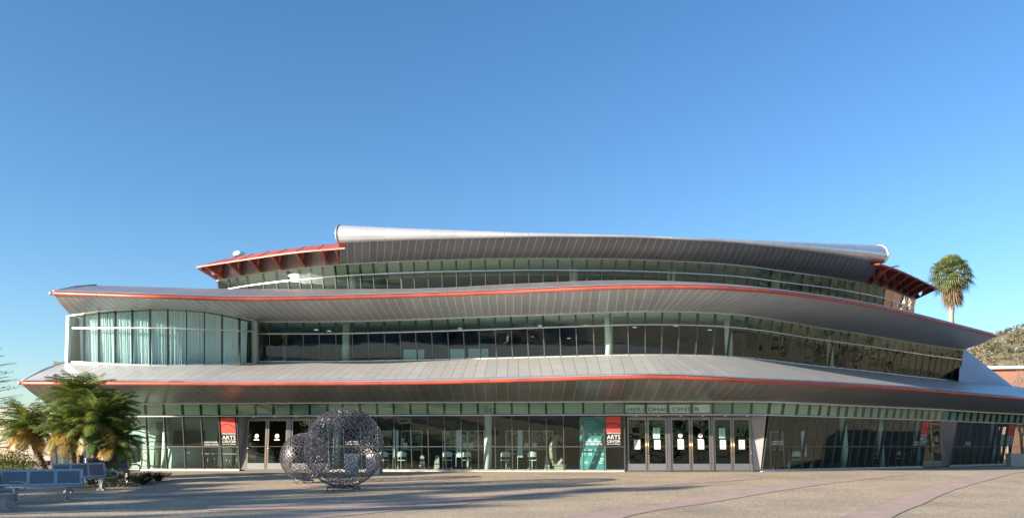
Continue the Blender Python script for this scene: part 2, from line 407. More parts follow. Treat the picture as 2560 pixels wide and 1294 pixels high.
for a in (((1560, 1300), (1760, 1272), (1950, 1262)), ((1990, 1275), (2200, 1262), (2330, 1266)), ((1120, 1236), (1500, 1252), (1720, 1262)), ((2330, 1290), (2450, 1262), (2560, 1250))):
    q = resample(Curve([gpt(*p) for p in a], 10).p, 40); q = [Vector((p.x, p.y, g(p.y)+.006)) for p in q]
    m = MB(); m.loft([q, [p+Vector((0, .02, 0)) for p in q]], smooth=False); st('paving_joint', m, M_joint2)
# planting bed
mb = MB(); c = [gpt(*p) for p in ((-60, 1215), (60, 1208), (240, 1192), (330, 1200), (420, 1189), (430, 1181), (300, 1180), (-60, 1180))]
mb.poly([p+Vector((0, 0, .02)) for p in c]); st('planting_bed', mb, M_soil)

# ------------------------------------------------------------------ the building's guiding curves
ZT1, ZR1, ZM1, ZB1 = 3.55, 2.98, 1.60, .56
ZT2, ZR2, ZB2 = 7.72, 7.13, 5.78
ZT3, ZR3, ZB3 = 10.8, 10.24, 9.0
LEAN = math.tan(radians(13))
C1 = Curve([at(x, y, z=ZT1) for x, y in ((60, 1009), (320, 1008.5), (640, 1007), (1000, 1005), (1300, 1004), (1540, 1003), (1700, 1002.5), (1890, 1003), (1960, 1005), (2082, 1010.5), (2200, 1016), (2353, 1023), (2445, 1029), (2560, 1035), (2700, 1042))])
CB = Curve([at(x, y, Y=Y) for x, y, Y in ((176, 788, 38.6), (250, 777, 38.2), (330, 772, 38.0), (400, 770, 38.0), (500, 775, 38.4), (570, 786, 39.1), (637, 801, 40.4))])
BAYB = [(160, 903.5), (250, 908.5), (330, 912), (420, 913.5), (500, 912.5), (570, 911), (640, 908)]
C2 = Curve([at(x, y, z=ZT2) for x, y in ((640, 803.5), (850, 803), (1100, 796), (1400, 785), (1600, 778.5), (1740, 780), (1840, 786), (1937, 799), (2050, 819), (2162, 836), (2312, 861), (2410, 875))])
C3 = Curve([at(x, y, z=ZT3) for x, y in ((543, 701), (600, 690), (676, 679), (785, 667), (856, 661), (986, 654), (1100, 650), (1300, 646), (1450, 646.5), (1600, 649), (1825, 661), (1975, 680), (2085, 695), (2160, 709), (2225, 724), (2290, 750))])
def zc(px, py, z): return at(px, py, z=z)
L1 = Curve([at(55, 957, Y=36.8), at(180, 957.6, Y=35.9), at(300, 958, Y=35.3), at(640, 959, Y=34.6), at(1000, 957, Y=34.2), at(1300, 950, Y=33.6), at(1540, 943, Y=33.1), at(1680, 943, Y=33.1), at(1800, 948.5, Y=33.5), at(1927, 955, Y=34.6), zc(2115, 963, 4.3), zc(2283, 973, 4.3), zc(2400, 983, 4.3), zc(2560, 997, 4.3), zc(2700, 1008, 4.3)])
L2 = Curve([at(133, 733, Y=37.0), at(260, 737.5, Y=36.1), at(400, 742, Y=35.6), at(640, 748, Y=36.2), at(1000, 740, Y=36.5), at(1250, 731, Y=36.0)] + [zc(x, y, 8.2) for x, y in ((1450, 722), (1600, 718), (1750, 718.5), (1850, 723.5), (1950, 731.5), (2100, 752), (2250, 780), (2487, 839))])
R2 = Curve([at(x, y, Y=Y) for x, y, Y in ((240, 713, 39.5), (400, 717.5, 40.6), (540, 721, 41.5), (900, 722, 41.2), (1100, 718.5, 40.8), (1300, 708, 40.2), (1523, 700, 40), (1700, 703, 40.6), (1850, 714, 41.6))] + [at(2000, 745, Y=43.6), at(2150, 770, Y=46), at(2290, 800, Y=51), at(2440, 845, Y=55.5)])

B = empty('performing_arts_center', (0, 44, .5), label='wide three storey glass arts centre with sweeping silver canopies edged in red', cat='building')

# --- canopies
def base2_point(px):                 # foot of the second storey glass
    if px <= 637:
        p = CB.at(px); n = CB.nrm(px); zb = None
        y = interp(BAYB, px); q = p - n*.5; b = at(px, y, Y=q.y); return Vector((b.x, b.y, b.z))
    p = C2.at(px); n = C2.nrm(px); q = p - n*LEAN*(ZT2-ZB2); return Vector((q.x, q.y, ZB2))
def canopy(name, lip, soff_line, up_line, msoff, unit, barr, spans):
    A = resample(lip.p, 260)
    inner = closest_map(A, soff_line)
    # soffit
    mid = []
    us = arclen(A, unit)
    rows = []
    for k in range(7):
        t = k/6; rr = []
        for a, b in zip(A, inner):
            p = (a+Vector((0, 0, -.05))).lerp(b+Vector((0, 0, .01)), t); p.z -= .08*sin(pi*t)*(1-t); rr.append(p)
        rows.append(rr)
    m = MB(); m.loft(rows, us); m.build('soffit', msoff, B)
    # roof surface
    up = closest_map(A, up_line); rows = []
    for k in range(9):
        t = k/8; rr = []
        for a, b in zip(A, up):
            p = (a+Vector((0, 0, .11))).lerp(b, t); p.z += .05*sin(pi*t); rr.append(p)
        rows.append(rr)
    m = MB(); m.loft(rows[::-1], us, vs=[8-i for i in range(9)]); r = m.build('canopy_roof', M_roof if name == 'c1' else M_roof_dim, B)
    # gutter strip and round red edge
    m = MB()
    out = []
    for i, a in enumerate(A):
        d = A[min(i+1, len(A)-1)]-A[max(i-1, 0)]; out.append(Vector((d.y, -d.x, 0)).normalized())
    m.loft([[a+n*0.0+Vector((0, 0, .115)) for a, n in zip(A, out)], [a-n*.05+Vector((0, 0, .17)) for a, n in zip(A, out)], [a-n*.14+Vector((0, 0, .17)) for a, n in zip(A, out)], [a-n*.16+Vector((0, 0, .12)) for a, n in zip(A, out)]])
    m.build('gutter', M_alu, r)
    m = MB(); m.tube([a+n*.03 for a, n in zip(A, out)], barr, 14)
    for i in range(12, len(A)-2, 18):
        t_ = (A[i+1]-A[i]).normalized(); c_ = A[i]+out[i]*.03; m.tube([c_-t_*.012, c_+t_*.012], barr+.004, 14, 1)
    m.build('red_edge_bar', [M_red, M_joint], r)
    m = MB(); e = A[0]; m.tube([e+Vector((-.02, 0, 0))+out[0]*.03, e+Vector((-.10, 0, 0))+out[0]*.03, e+Vector((-.16, 0, 0))+out[0]*.03], [barr+.01, barr*.95, barr*.5], 12); m.build('end_cap', M_alu, r)
    # side closures
    m = MB(); m.poly([A[0]+Vector((0, 0, .11)), up[0], inner[0], A[0]+Vector((0, 0, -.05))]); m.poly([A[-1]+Vector((0, 0, .11)), up[-1], inner[-1], A[-1]+Vector((0, 0, -.05))])
    m.build('side_closure', M_alu, r)
    m = MB(); m.tube([A[0]+Vector((0, 0, .1)), A[0].lerp(up[0], .5)+Vector((0, 0, .12)), up[0]+Vector((0, 0, .02))], .05, 6); m.build('hip_flashing', M_alu, r)
base2 = [base2_point(164+i*(637-164)/40) for i in range(41)] + [base2_point(641+i*(2412-641)/120) for i in range(121)]
soff2 = CB.line(176, 637, 40) + C2.line(641, 2410, 120)
up1 = base2 + [Vector((33, 57, 5.9)), Vector((38, 62, 5.9))]
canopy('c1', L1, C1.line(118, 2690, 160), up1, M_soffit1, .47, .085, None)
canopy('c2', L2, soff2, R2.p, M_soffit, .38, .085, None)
# roof decks behind the canopies
def deck(line, depth, z0, name='roof_deck', th=.25):
    a = [Vector((p.x, p.y, (p.z if z0 is None else z0))) for p in line]; b = [Vector((p.x*1.0, p.y+depth, (p.z if z0 is None else z0)-.2)) for p in line]
    m = MB(); m.loft([a, b]); m.loft([[p-Vector((0, 0, th)) for p in a], [p-Vector((0, 0, th)) for p in b]]); m.loft([a, [p-Vector((0, 0, th)) for p in a]])
    return m.build(name, M_memb, B)
deck([p-Vector((0, 0, .02)) for p in resample(R2.p, 60)], 14, None)

# --- top visor
FOLD = [(850, 607), (1000, 600), (1185, 595.6), (1309, 592), (1495, 592), (1600, 594), (1825, 605.6), (1975, 621), (2087, 636), (2203, 657)]
TOPL = [(848, 558), (1000, 566.5), (1150, 573), (1309, 580), (1495, 584.5), (1600, 588), (1825, 596), (1975, 602), (2100, 606), (2207, 609)]
YF = [(850, 39.3), (1000, 38.8), (1300, 38.2), (1500, 38.3), (1700, 38.9), (1900, 40.5), (2050, 42.3), (2203, 44.8)]
fold = [at(848+i*(2203-848)/140, interp(FOLD, 848+i*(2203-848)/140), Y=interp(YF, 848+i*(2203-848)/140)) for i in range(141)]
fold = Curve([fold[i] for i in range(0, 141, 10)]).p
fold = resample(fold, 150)
hs = []
for p in fold:
    x = px_of(p); hs.append(max(.13, (interp(FOLD, x)-interp(TOPL, x))*p.y/F))
for _ in range(3): hs = [hs[0]]+[(hs[i-1]+hs[i]*2+hs[i+1])/4 for i in range(1, len(hs)-1)]+[hs[-1]]
inner3 = resample(C3.line(852, 2158, 150), 150)
us = arclen(fold, .38)
rows = []
for k in range(6):
    t = k/5; rr = []
    for a, b in zip(fold, inner3):
        p = a.lerp(b+Vector((0, 0, .01)), t); p.z -= .12*sin(pi*t); rr.append(p)
    rows.append(rr)
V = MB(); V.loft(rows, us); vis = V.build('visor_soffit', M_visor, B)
nn = []
for i, a in enumerate(fold):
    d = fold[min(i+1, len(fold)-1)]-fold[max(i-1, 0)]; nn.append(Vector((d.y, -d.x, 0)).normalized())
prof = [(0, 0), (.16, .03), (.30, .12), (.38, .26), (.41, .42), (.38, .60), (.28, .78), (.12, .92), (-.12, .985), (-.5, 1.0)]
rows = [[a+n*o*h+Vector((0, 0, u*h)) for a, n, h in zip(fold, nn, hs)] for o, u in prof]
rows.append([a-n*3.0+Vector((0, 0, h*.97)) for a, n, h in zip(fold, nn, hs)])
V = MB(); V.loft(rows, [u/3 for u in us]); V.build('visor_nose', M_nose, vis)
for e, sgn in ((0, -1), (-1, 1)):     # end plates with a rounded rim
    V = MB(); pts = [r[e] for r in rows]+[inner3[e]]
    t = Vector((sgn*.03, 0, 0)); V.poly([p+t*0 for p in pts]); V.poly([p+t for p in pts]); V.loft([[p for p in pts], [p+t for p in pts]], smooth=False)
    V.tube([p+t for p in pts[:-1]]+[inner3[e]+t], .045, 6); V.build('end_plate', M_alu, vis)
V = MB(); top = [Vector((r.x, r.y, r.z)) for r in rows[-1]]
V.loft([top, [Vector((p.x, p.y+12, p.z-.1)) for p in top]]); V.build('roof_deck', M_memb, B)
# --- red eaves with triangular brackets
def eave(outer, inner_px, zi, stations, label):
    n = 40; O = resample(Curve(outer).p, n)
    I = resample(C3.line(inner_px[0], inner_px[1], n), n); I = [Vector((p.x, p.y, zi)) for p in I]
    us = arclen(O, 1.9)
    m = MB(); up = Vector((0, 0, .07))
    m.loft([[p+up for p in O], [p+up for p in I]], us, smooth=False); m.loft([O, I], smooth=False); m.loft([O, [p+up for p in O]], smooth=False)
    m.poly([O[0], O[0]+up, I[0]+up, I[0]]); m.poly([O[-1], O[-1]+up, I[-1]+up, I[-1]])
    e = m.build('red_eave', M_redplate, B)
    m = MB()
    for i in range(3, n-2, 5): m.bar(O[i]+up*1.15, I[i]+up*1.15, .025, .02, (0, 0, 1))
    m.build('eave_joint', M_red, e)
    m = MB(); base = [Vector((p.x, p.y, ZT3+.02)) for p in I]; off = [Vector((p.x*1.0, p.y-.03, p.z-.0)) for p in I]
    m.loft([base, off], arclen(I, .32), smooth=False); m.build('eave_wall', M_roof, B)
    for s in stations:                      # bracket web with a round hole
        k = s*(n-1); i = min(n-2, int(k)); o = O[i].lerp(O[i+1], k-i); b = base[i].lerp(base[i+1], k-i); t = I[i].lerp(I[i+1], k-i)
        o = o.lerp(b, .03)-Vector((0, 0, .01)); b = b+Vector((0, -.05, 0)); t = t+Vector((0, -.05, -.02))
        side = (t-b).cross(o-b).normalized()
        c = (o*.27+b*.33+t*.40); r = .31
        # ring of outline points matched to the circle by angle
        ex = (o-b).normalized(); ez = ex.cross(side).normalized(); N = 36; outl = []; circ = []
        tri = [o, b, t]
        for q in range(N):
            a = 2*pi*q/N; d = ex*cos(a)+ez*sin(a); best = 9
            for e0, e1 in zip(tri, tri[1:]+tri[:1]):
                ed = e1-e0; nr = ed.cross(side); den = d.dot(nr)
                if abs(den) > 1e-6:
                    tt = (e0-c).dot(nr)/den
                    if tt > 0: best = min(best, tt)
            outl.append(c+d*best); circ.append(c+d*min(r, best*.88))
        m = MB(); th = side*.035
        outl.append(outl[0]); circ.append(circ[0])
        m.loft([[p+th for p in outl], [p+th for p in circ]], smooth=False); m.loft([[p-th for p in outl], [p-th for p in circ]], smooth=False)
        m.loft([[p+th for p in circ], [p-th for p in circ]], smooth=False); m.loft([[p+th for p in outl], [p-th for p in outl]], smooth=False)
        m.bar(o, b, .12, .03, side.cross(b-o)); m.build('eave_bracket', M_redplate, B)
eave([zc(x, y, 10.95) for x, y in ((491, 669), (530, 663), (615, 650), (735, 633), (862, 622))], (543, 870), 11.85, [.005, .07, .24, .40, .56, .72, .87, .95], '')
eave([zc(x, y, 11.0) for x, y in ((2200, 661), (2245, 676), (2290, 696), (2346, 723))], (2150, 2290), 11.75, [.12, .27, .42, .56, .70, .84, .97], '')

# ------------------------------------------------------------------ windows
def ext(z, o, s): return [z[i]/s+o for i in range(len(z))]
ST1 = [130, 175, 221, 267, 313, 361, 407, 454, 500, 545, 590, 636.5, 681, 726, 772, 817, 855, 898, 941, 983, 1025, 1068, 1110, 1152, 1194, 1236.5, 1279, 1322, 1365, 1408, 1458, 1510, 1561, 1615, 1671, 1730, 1784, 1833, 1881, 1927.5, 1963, 1998, 2029, 2055, 2078, 2102, 2122, 2145, 2164, 2184, 2203, 2222, 2241, 2259, 2276, 2295, 2311, 2328, 2345, 2362, 2380, 2399, 2416, 2433, 2450, 2466, 2482, 2497, 2512, 2527, 2543, 2557, 2571, 2590, 2620]
DOORS = [(590, 817), (1561, 1900), (2328, 2399), (2543, 2620)]
STB = [176, 208.8, 245.8, 287, 329.8, 374.8, 419, 466, 511, 556, 600, 637]
ST2 = [642, 673, 715, 757, 797, 838, 879, 918.6, 958.8, 998] + ext([120, 250, 380, 507, 632, 763, 893, 1022, 1153, 1285, 1417, 1557, 1697, 1840, 1983, 2123], 1000, 3.234) + ext([268, 390, 510, 622, 722, 815, 893, 960, 1022, 1080, 1135, 1190, 1245, 1300, 1350, 1402, 1455, 1508, 1560, 1615, 1665, 1715, 1765, 1815, 1860, 1905, 1950, 1990, 2030, 2070, 2110, 2157], 1600, 2.667)
ST3 = ext([268, 350, 420, 500, 630, 740, 830, 925, 1015, 1110, 1213, 1315, 1418, 1525, 1635, 1745], 460, 3.234) + ext([5, 108, 222, 335, 452, 570, 687, 805, 922, 1040, 1158, 1277, 1395, 1513, 1632, 1748, 1863, 1980], 1000, 3.234) + ext([33, 127, 218, 308, 400, 487, 572, 655, 732, 808, 885, 960, 1030, 1095, 1160, 1222, 1280, 1335, 1385, 1437, 1485, 1535, 1585, 1640, 1695, 1745, 1795, 1838], 1600, 2.667)
def sta(C, px, zt, zb):
    px = min(px, C.px[-1]-.01); p = C.at(px); n = C.nrm(min(px, C.px[-1]-5)); t = Vector((p.x, p.y, zt)) if zt else p
    q = p-n*LEAN*(t.z-zb); return t, Vector((q.x, q.y, zb)), n
rest_f, rest_g = MB(), MB(); nwin = 0
def window(tp0, bt0, tp1, bt1, n, zs, last=False, merge=False, lo=None, thin=.035, skip_glass=False):
    """one bay: mullion on its left edge, rails at the given heights, glass between"""
    global nwin
    fm = rest_f if merge else MB(); gm = rest_g if merge else MB()
    def P(tp, bt, z): return bt.lerp(tp, (z-bt.z)/(tp.z-bt.z))
    bot0 = bt0 if lo is None else P(tp0, bt0, lo); bot1 = bt1 if lo is None else P(tp1, bt1, lo)
    zr = zs[0]; m0 = P(tp0, bt0, zr)
    for tp, bt, bo in ((tp0, bt0, bot0),)+(((tp1, bt1, bot1),) if last else ()):
        fm.bar(P(tp, bt, zr), tp, .085, .11, n, 1, -.065)       # dark fin in the top light
        fm.bar(bo, P(tp, bt, zr), .05, .11, n, 1, -.065)
        fm.bar(bo, P(tp, bt, zr), thin, .03, n, 0, .012)       # grey outer cap
    rails = [(tp0, tp1, .07)] + [(P(tp0, bt0, z), P(tp1, bt1, z), .05 if i == 0 else .035) for i, z in enumerate(zs)]
    if lo is None: rails.append((bt0, bt1, .07))
    for k, (a, b, h) in enumerate(rails):
        fm.bar(a, b, .07 if k < 2 else .04, h, (0, 0, 1), 2 if (k < 2 or k == len(rails)-1) else 0)
    gm.poly([bot0, bot1, tp1, tp0])
    if merge: return
    f = fm.build('window', [M_mull, M_dark, M_alu], B); gm.build('pane', M_glass, f); nwin += 1
def in_door(a, b): return any(a >= d0-1 and b <= d1+30 and a < d1-1 for d0, d1 in DOORS)
for a, b in zip(ST1, ST1[1:]):
    t0, b0, n = sta(C1, a, ZT1, ZB1); t1, b1, _ = sta(C1, b, ZT1, ZB1)
    if in_door(a, b): window(t0, b0, t1, b1, n, [ZR1], lo=ZR1, last=(b in (817, 1927.5)))
    else: window(t0, b0, t1, b1, n, [ZR1, ZM1], last=any(abs(b-d[0]) < 2 for d in DOORS) or b > 2600)
# bay window with curtains
for a, b in zip(STB, STB[1:]):
    t0, t1 = CB.at(a), CB.at(b); n = CB.nrm(min(max(a, 182), 630)); b0, b1 = base2_point(a-4 if a < 180 else a), base2_point(b)
    # rail height follows the photo's light rail
    zr = t0.z-.95
    ra = b0.lerp(t0, (at(a, 818, Y=t0.y).z-b0.z)/(t0.z-b0.z)); rb = b1.lerp(t1, (at(b, 818+max(0, (b-420))*.045, Y=t1.y).z-b1.z)/(t1.z-b1.z))
    if a > 420: ra = b0.lerp(t0, (at(a, 818+(a-420)*.045, Y=t0.y).z-b0.z)/(t0.z-b0.z))
    fm = MB(); fm.bar(b0, t0, .045, .09, n, 1, -.06); fm.bar(b0, t0, .035, .03, n, 1, .012)
    for k, (p, q, h) in enumerate(((t0, t1, .07), (ra, rb, .06), (b0, b1, .09))): fm.bar(p, q, .06, h, (0, 0, 1), 2)
    if b == 637: fm.bar(b1, t1, .18, .16, n, 2, -.04)
    if a == 176: fm.bar(b0+Vector((-.05, 0, -.05)), t0+Vector((-.05, 0, 0)), .17, .2, n, 2, 0)
    gm = MB(); gm.poly([b0, b1, t1, t0]); f = fm.build('window', [M_mull, M_dark, M_alu], B); gm.build('pane', M_glass, f); nwin += 1
for i, (a, b) in enumerate(zip(ST2, ST2[1:])):
    t0, b0, n = sta(C2, a, ZT2, ZB2); t1, b1, _ = sta(C2, b, ZT2, ZB2)
    window(t0, b0, t1, b1, n, [ZR2], merge=nwin >= 98, last=(i == len(ST2)-2))
for i, (a, b) in enumerate(zip(ST3, ST3[1:])):
    t0, b0, n = sta(C3, a, ZT3, ZB3); t1, b1, _ = sta(C3, b, ZT3, ZB3)
    window(t0, b0, t1, b1, n, [ZR3], merge=True, last=(i == len(ST3)-2))
rf = rest_f.build('window', [M_mull, M_dark, M_alu], B); rf['kind'] = 'stuff'
rg = rest_g.build('pane', M_glass, rf)
# end returns of the glazed storeys (building sides)
def side(p, q, depth, m, x=0, name='side_wall'):
    mbx = MB(); mbx.poly([p, q, q+Vector((x, depth, 0)), p+Vector((x, depth, 0))]); return mbx.build(name, m, B)
t, b, n = sta(C1, 130, ZT1, ZB1); side(t+Vector((-.05, 0, 2)), t+Vector((-.05, 0, 0)), 14, M_beige)
gm = MB(); p_, q_ = t+Vector((-.05, 0, 0)), Vector((t.x-.05, b.y, b.z)); gm.poly([q_, p_, p_+Vector((0, 9, 0)), q_+Vector((0, 9, 0))])
fm = MB()
for k in range(7):
    o_ = Vector((0, .1+k*1.45, 0)); fm.bar(q_+o_, Vector((q_.x, q_.y, p_.z))+o_, .06, .12, (-1, 0, 0))
for z_ in (.60, 1.6, 2.98, 3.5): fm.bar(Vector((q_.x, q_.y, z_)), Vector((q_.x, q_.y+9, z_)), .06, .07, (-1, 0, 0))
f_ = fm.build('side_window', M_mull, B); gm.build('pane', M_glass, f_)
t, b = CB.at(177), base2_point(168); side(t, b, 14, M_white)
t, b, n = sta(C3, 543, ZT3, ZB3); side(t+Vector((0, 0, 1)), b+Vector((0, 0, -.5)), 14, M_ceil)
t, b, n = sta(C2, 643, ZT2, ZB2); side(t+Vector((-.1, 0, .3)), b+Vector((-.1, 0, 0)), 11.4, M_ceil)
t, b, n = sta(C3, 2289, ZT3, ZB3); side(t+Vector((0, 0, .9)), b+Vector((0, 0, -.5)), 14, M_intdark, -6)
t, b, n = sta(C2, 2408, ZT2, ZB2); side(t+Vector((0, 0, .5)), b+Vector((0, 0, -.2)), 14, M_intdark, -4)
# link wall between bay and recessed band
m = MB(); p0, p1 = CB.at(637), base2_point(637); q0, q1 = C2.at(642), base2_point(642)
m.bar(q1, q0, .12, .3, (0, -1, 0)); m.build('corner_post', M_alu, B)

# --- portals and doors
def portal(d0, d1, pairs, pulls, wedge_right=False):
    t0, b0, n0 = sta(C1, d0, ZT1, ZB1); t1, b1, n1 = sta(C1, d1 if d1 != 1900 else 1920, ZT1, ZB1)
    def lean(tp, bt, z): return bt.lerp(tp, (z-bt.z)/(tp.z-bt.z))
    e0, e1 = lean(t0, b0, ZR1-.03), lean(t1, b1, ZR1-.03)
    def base(px): 
        t, b, n = sta(C1, px, ZT1, ZB1); return b
    if d1 == 1900:
        r0, r1 = base(1566), base(1893)
    else: r0, r1 = base(pairs[0][0]), base(pairs[-1][1])
    m = MB(); up = Vector((0, 0, ZR1-.03-ZB1))
    m.poly([b0, r0, r0+up, e0]); m.poly([b1, r1, r1+up, e1]); m.poly([e0, r0+up, r1+up, e1]); # wedges and head
    pt = m.build('portal', M_surr, B)
    m = MB(); nseg = len(pairs)*2
    for i in range(nseg):
        c = e0.lerp(e1, (i+.5)/nseg).lerp((r0+up).lerp(r1+up, (i+.5)/nseg), .5)-Vector((0, 0, .012)); m.cyl(c, .05, .008, 12)
    m.build('downlight', M_lampglow, pt)
    edge = [base(p[0]) for p in pairs]; H = ZR1-.06-ZB1
    # posts between pairs
    m = MB(); posts = [(pairs[i][1], pairs[i+1][0]) for i in range(len(pairs)-1)]
    for a, b in posts:
        c = (base(a)+base(b))/2; w_ = (base(b)-base(a)).length; m.box(c+Vector((0, 0, H/2)), (w_-.01, .12, H), mi=0)
    a, b = base(pairs[0][0]), base(pairs[-1][1]); dirn = (b-a).normalized(); nd = Vector((dirn.y, -dirn.x, 0))
    m.bar(a+Vector((0, 0, H+.02)), b+Vector((0, 0, H+.02)), .12, .08, (0, 0, 1))
    m.bar(a-nd*.0+Vector((0, 0, -.02)), b+Vector((0, 0, -.02)), .2, .04, (0, 0, 1))
    m.build('door_surround', M_surr, pt)
    res = []
    for a_, b_ in pairs:
        A, Bp = base(a_), base(b_); Md = (A+Bp)/2
        for k, (p, q) in enumerate(((A, Md), (Md, Bp))):
            d = (q-p); wl = d.length; d /= wl; n = Vector((d.y, -d.x, 0)); z = Vector((0, 0, 1))
            p = p+d*.012; q = q-d*.012; s = .075; Hd = H-.03
            fm = MB()
            for e in (p+d*s/2, q-d*s/2): fm.bar(e, e+z*Hd, s, .05, n)
            fm.bar(p+z*(Hd-.06)+d*s, q+z*(Hd-.06)-d*s, .045, .12, z)
            fm.bar(p+z*.10+d*s, q+z*.10-d*s, .045, .20, z); fm.bar(p+z*1.05+d*s, q+z*1.05-d*s, .02, .012, z)
            door = fm.build('door', M_bronze, B)
            gm = MB(); gm.poly([p+d*s+z*.2, q-d*s+z*.2, q-d*s+z*(Hd-.12), p+d*s+z*(Hd-.12)]); gm.build('pane', M_doorglass, door)
            km = MB(); km.bar(p+d*s+z*.16+n*.03, q-d*s+z*.16+n*.03, .008, .27, z); km.build('kick_plate', M_kick, door)
            hm = MB(); hx = (q-d*s/2) if k == 0 else (p+d*s/2)
            if pulls: 
                hm.tube([hx+n*.09+z*.72, hx+n*.09+z*1.42], .018, 8)
                for zz in (.8, 1.34): hm.tube([hx+z*zz, hx+n*.09+z*zz], .01, 6)
            else:
                hx = (p+d*s/2) if k == 0 else (p+d*s/2); hm.tube([hx+z*.97, hx+n*.07+z*.97, hx+n*.07+d*.13+z*.97], .014, 6); hm.box(hx+z*.97+n*.03, (.05, .02, .12))
            hm.build('handle', M_brass if pulls else M_alu, door)
            res.append((p+d*s, q-d*s, n))
    return res
D1 = portal(590, 817, [(605, 708), (716, 815)], False)
D2 = portal(1561, 1900, [(1568, 1672), (1681, 1785), (1791, 1892)], True)
D3 = portal(2328, 2399, [(2330, 2381)], True)
D4 = portal(2543, 2620, [(2548, 2606)], True)
# sill / curb at the foot of the glass
def foot(px, z): 
    t, b, n = sta(C1, px, ZT1, ZB1); return Vector((b.x, b.y, z)), n
def curbseg(a, b, m_=M_curb):
    mbx = MB(); N = 24; o, i_, o2 = [], [], []
    for k in range(N):
        p, n = foot(a+(b-a)*k/(N-1), 0); o.append(p+n*.10+Vector((0, 0, .50))); o2.append(p+n*.08+Vector((0, 0, .525))); i_.append(p-n*.1+Vector((0, 0, .525)))
    lo = [Vector((p.x, p.y, .40)) for p in o]; o = [Vector((p.x, p.y, .525)) for p in o]
    mbx.loft([lo, o, i_], smooth=False); mbx.poly([lo[0], o[0], i_[0]]); mbx.build('sill', m_, B)
for a, b in ((130, 590), (817, 1561), (1921, 2328), (2399, 2543)): curbseg(a, b)
m = MB(); p, _ = foot(1530, .505); q, _ = foot(1960, .505)
m.poly([p+Vector((0, -.02, 0)), foot(1560, .506)[0]+Vector((0, -1.0, 0)), foot(1925, .506)[0]+Vector((.4, -1.0, 0)), q+Vector((0, -.1, 0))]); m.build('threshold', M_conc, B)

# ------------------------------------------------------------------ interior shell
def shell(C, a, b, zt, zb, depth, mceil, mback, inset=LEAN, cove=None, n=60, backdx=0):
    top, bot = [], []
    for i in range(n):
        t, bb, nr = sta(C, a+(b-a)*i/(n-1), zt, zb); top.append(t-nr*.06); bot.append(bb-nr*.08)
    back = [Vector((p.x+backdx, p.y+depth, 0)) for p in top]
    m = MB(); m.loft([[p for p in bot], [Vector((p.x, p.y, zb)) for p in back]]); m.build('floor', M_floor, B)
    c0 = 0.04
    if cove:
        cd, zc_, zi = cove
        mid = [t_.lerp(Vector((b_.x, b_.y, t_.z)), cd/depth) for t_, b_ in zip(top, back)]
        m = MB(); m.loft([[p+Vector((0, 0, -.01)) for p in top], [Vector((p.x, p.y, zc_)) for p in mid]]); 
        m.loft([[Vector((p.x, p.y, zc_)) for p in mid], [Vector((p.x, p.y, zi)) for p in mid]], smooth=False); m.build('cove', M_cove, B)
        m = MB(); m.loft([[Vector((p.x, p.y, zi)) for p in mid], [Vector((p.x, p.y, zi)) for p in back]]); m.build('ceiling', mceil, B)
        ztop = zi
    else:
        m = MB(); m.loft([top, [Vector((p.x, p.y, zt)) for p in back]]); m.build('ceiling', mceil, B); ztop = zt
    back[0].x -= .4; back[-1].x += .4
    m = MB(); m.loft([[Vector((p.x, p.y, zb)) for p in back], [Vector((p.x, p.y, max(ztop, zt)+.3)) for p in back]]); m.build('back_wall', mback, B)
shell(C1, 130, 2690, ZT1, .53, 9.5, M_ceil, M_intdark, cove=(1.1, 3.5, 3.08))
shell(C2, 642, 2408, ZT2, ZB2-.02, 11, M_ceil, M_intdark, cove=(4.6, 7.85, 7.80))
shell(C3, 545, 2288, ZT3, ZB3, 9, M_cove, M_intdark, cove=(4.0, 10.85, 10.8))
# bay room: floor, ceiling, back wall, curtains
NB = 60; tb = [CB.at(180+(636-180)*i/(NB-1)) for i in range(NB)]; bb = [base2_point(180+(636-180)*i/(NB-1)) for i in range(NB)]
m = MB(); m.loft([[p+Vector((0, .1, .02)) for p in bb], [p+Vector((0, 6, .02)) for p in bb]]); m.build('floor', M_floor, B)
m = MB(); m.loft([[p+Vector((0, .05, 0)) for p in tb], [p+Vector((0, 6, 0)) for p in tb]]); m.build('ceiling', M_int, B)
m = MB(); m.loft([[p+Vector((0, 6, 0)) for p in bb], [p+Vector((0, 6, 0)) for p in tb]]); m.build('back_wall', M_int, B)
for c0, c1 in ((180, 252), (253, 330), (331, 415), (416, 500), (501, 570), (571, 633)):
    m = MB(); rows = []; K = int((c1-c0)*2.2); ph = random.random()*6
    for v in range(7):
        r = []
        for i in range(K+1):
            px = c0+(c1-c0)*i/K; t = CB.at(px); b = base2_point(px); p = b.lerp(t, v/6)
            n = CB.nrm(min(max(px, 184), 630)); fold_ = .05*sin(i*.82+ph+.5*sin(i*.11+ph))*(1-.35*v/6)+.03*sin(i*.31+ph)
            p = p-n*(.42+fold_+.12*(1-v/6)); r.append(p+Vector((.006*sin(v*.6), 0, -.04 if v == 6 else .04)))
        rows.append(r)
    m.loft(rows); m.build('curtain', M_curtain, B)
# columns
def column(px, z0, z1, Y, r=.17, m_=M_white):
    p = at(px, 1000, Y=Y); m = MB(); m.cyl((p.x, p.y, z0), r, z1-z0, 28); m.cyl((p.x, p.y, z1-.02), r*.75, .12, 20); m.build('column', m_, B)
for px, Y in ((1220.5, 38.4), (845, 39.2), (1880, 38.6), (420, 41.5), (2105, 41.9), (2195, 44.6), (2285, 46.0), (2475, 52)): column(px, .53, 3.08 if px not in (1220.5,) else 3.3, Y, m_=M_white)
for px, Y in ((861.5, 42.4), (1524, 39.6), (1826, 40.8), (2080, 47)): column(px, ZB2, 7.8, Y, .19)
for px, Y in ((872, 44.3), (1437, 43), (1686, 43.4), (1950, 46)): column(px, ZB3, 10.8, Y, .22)
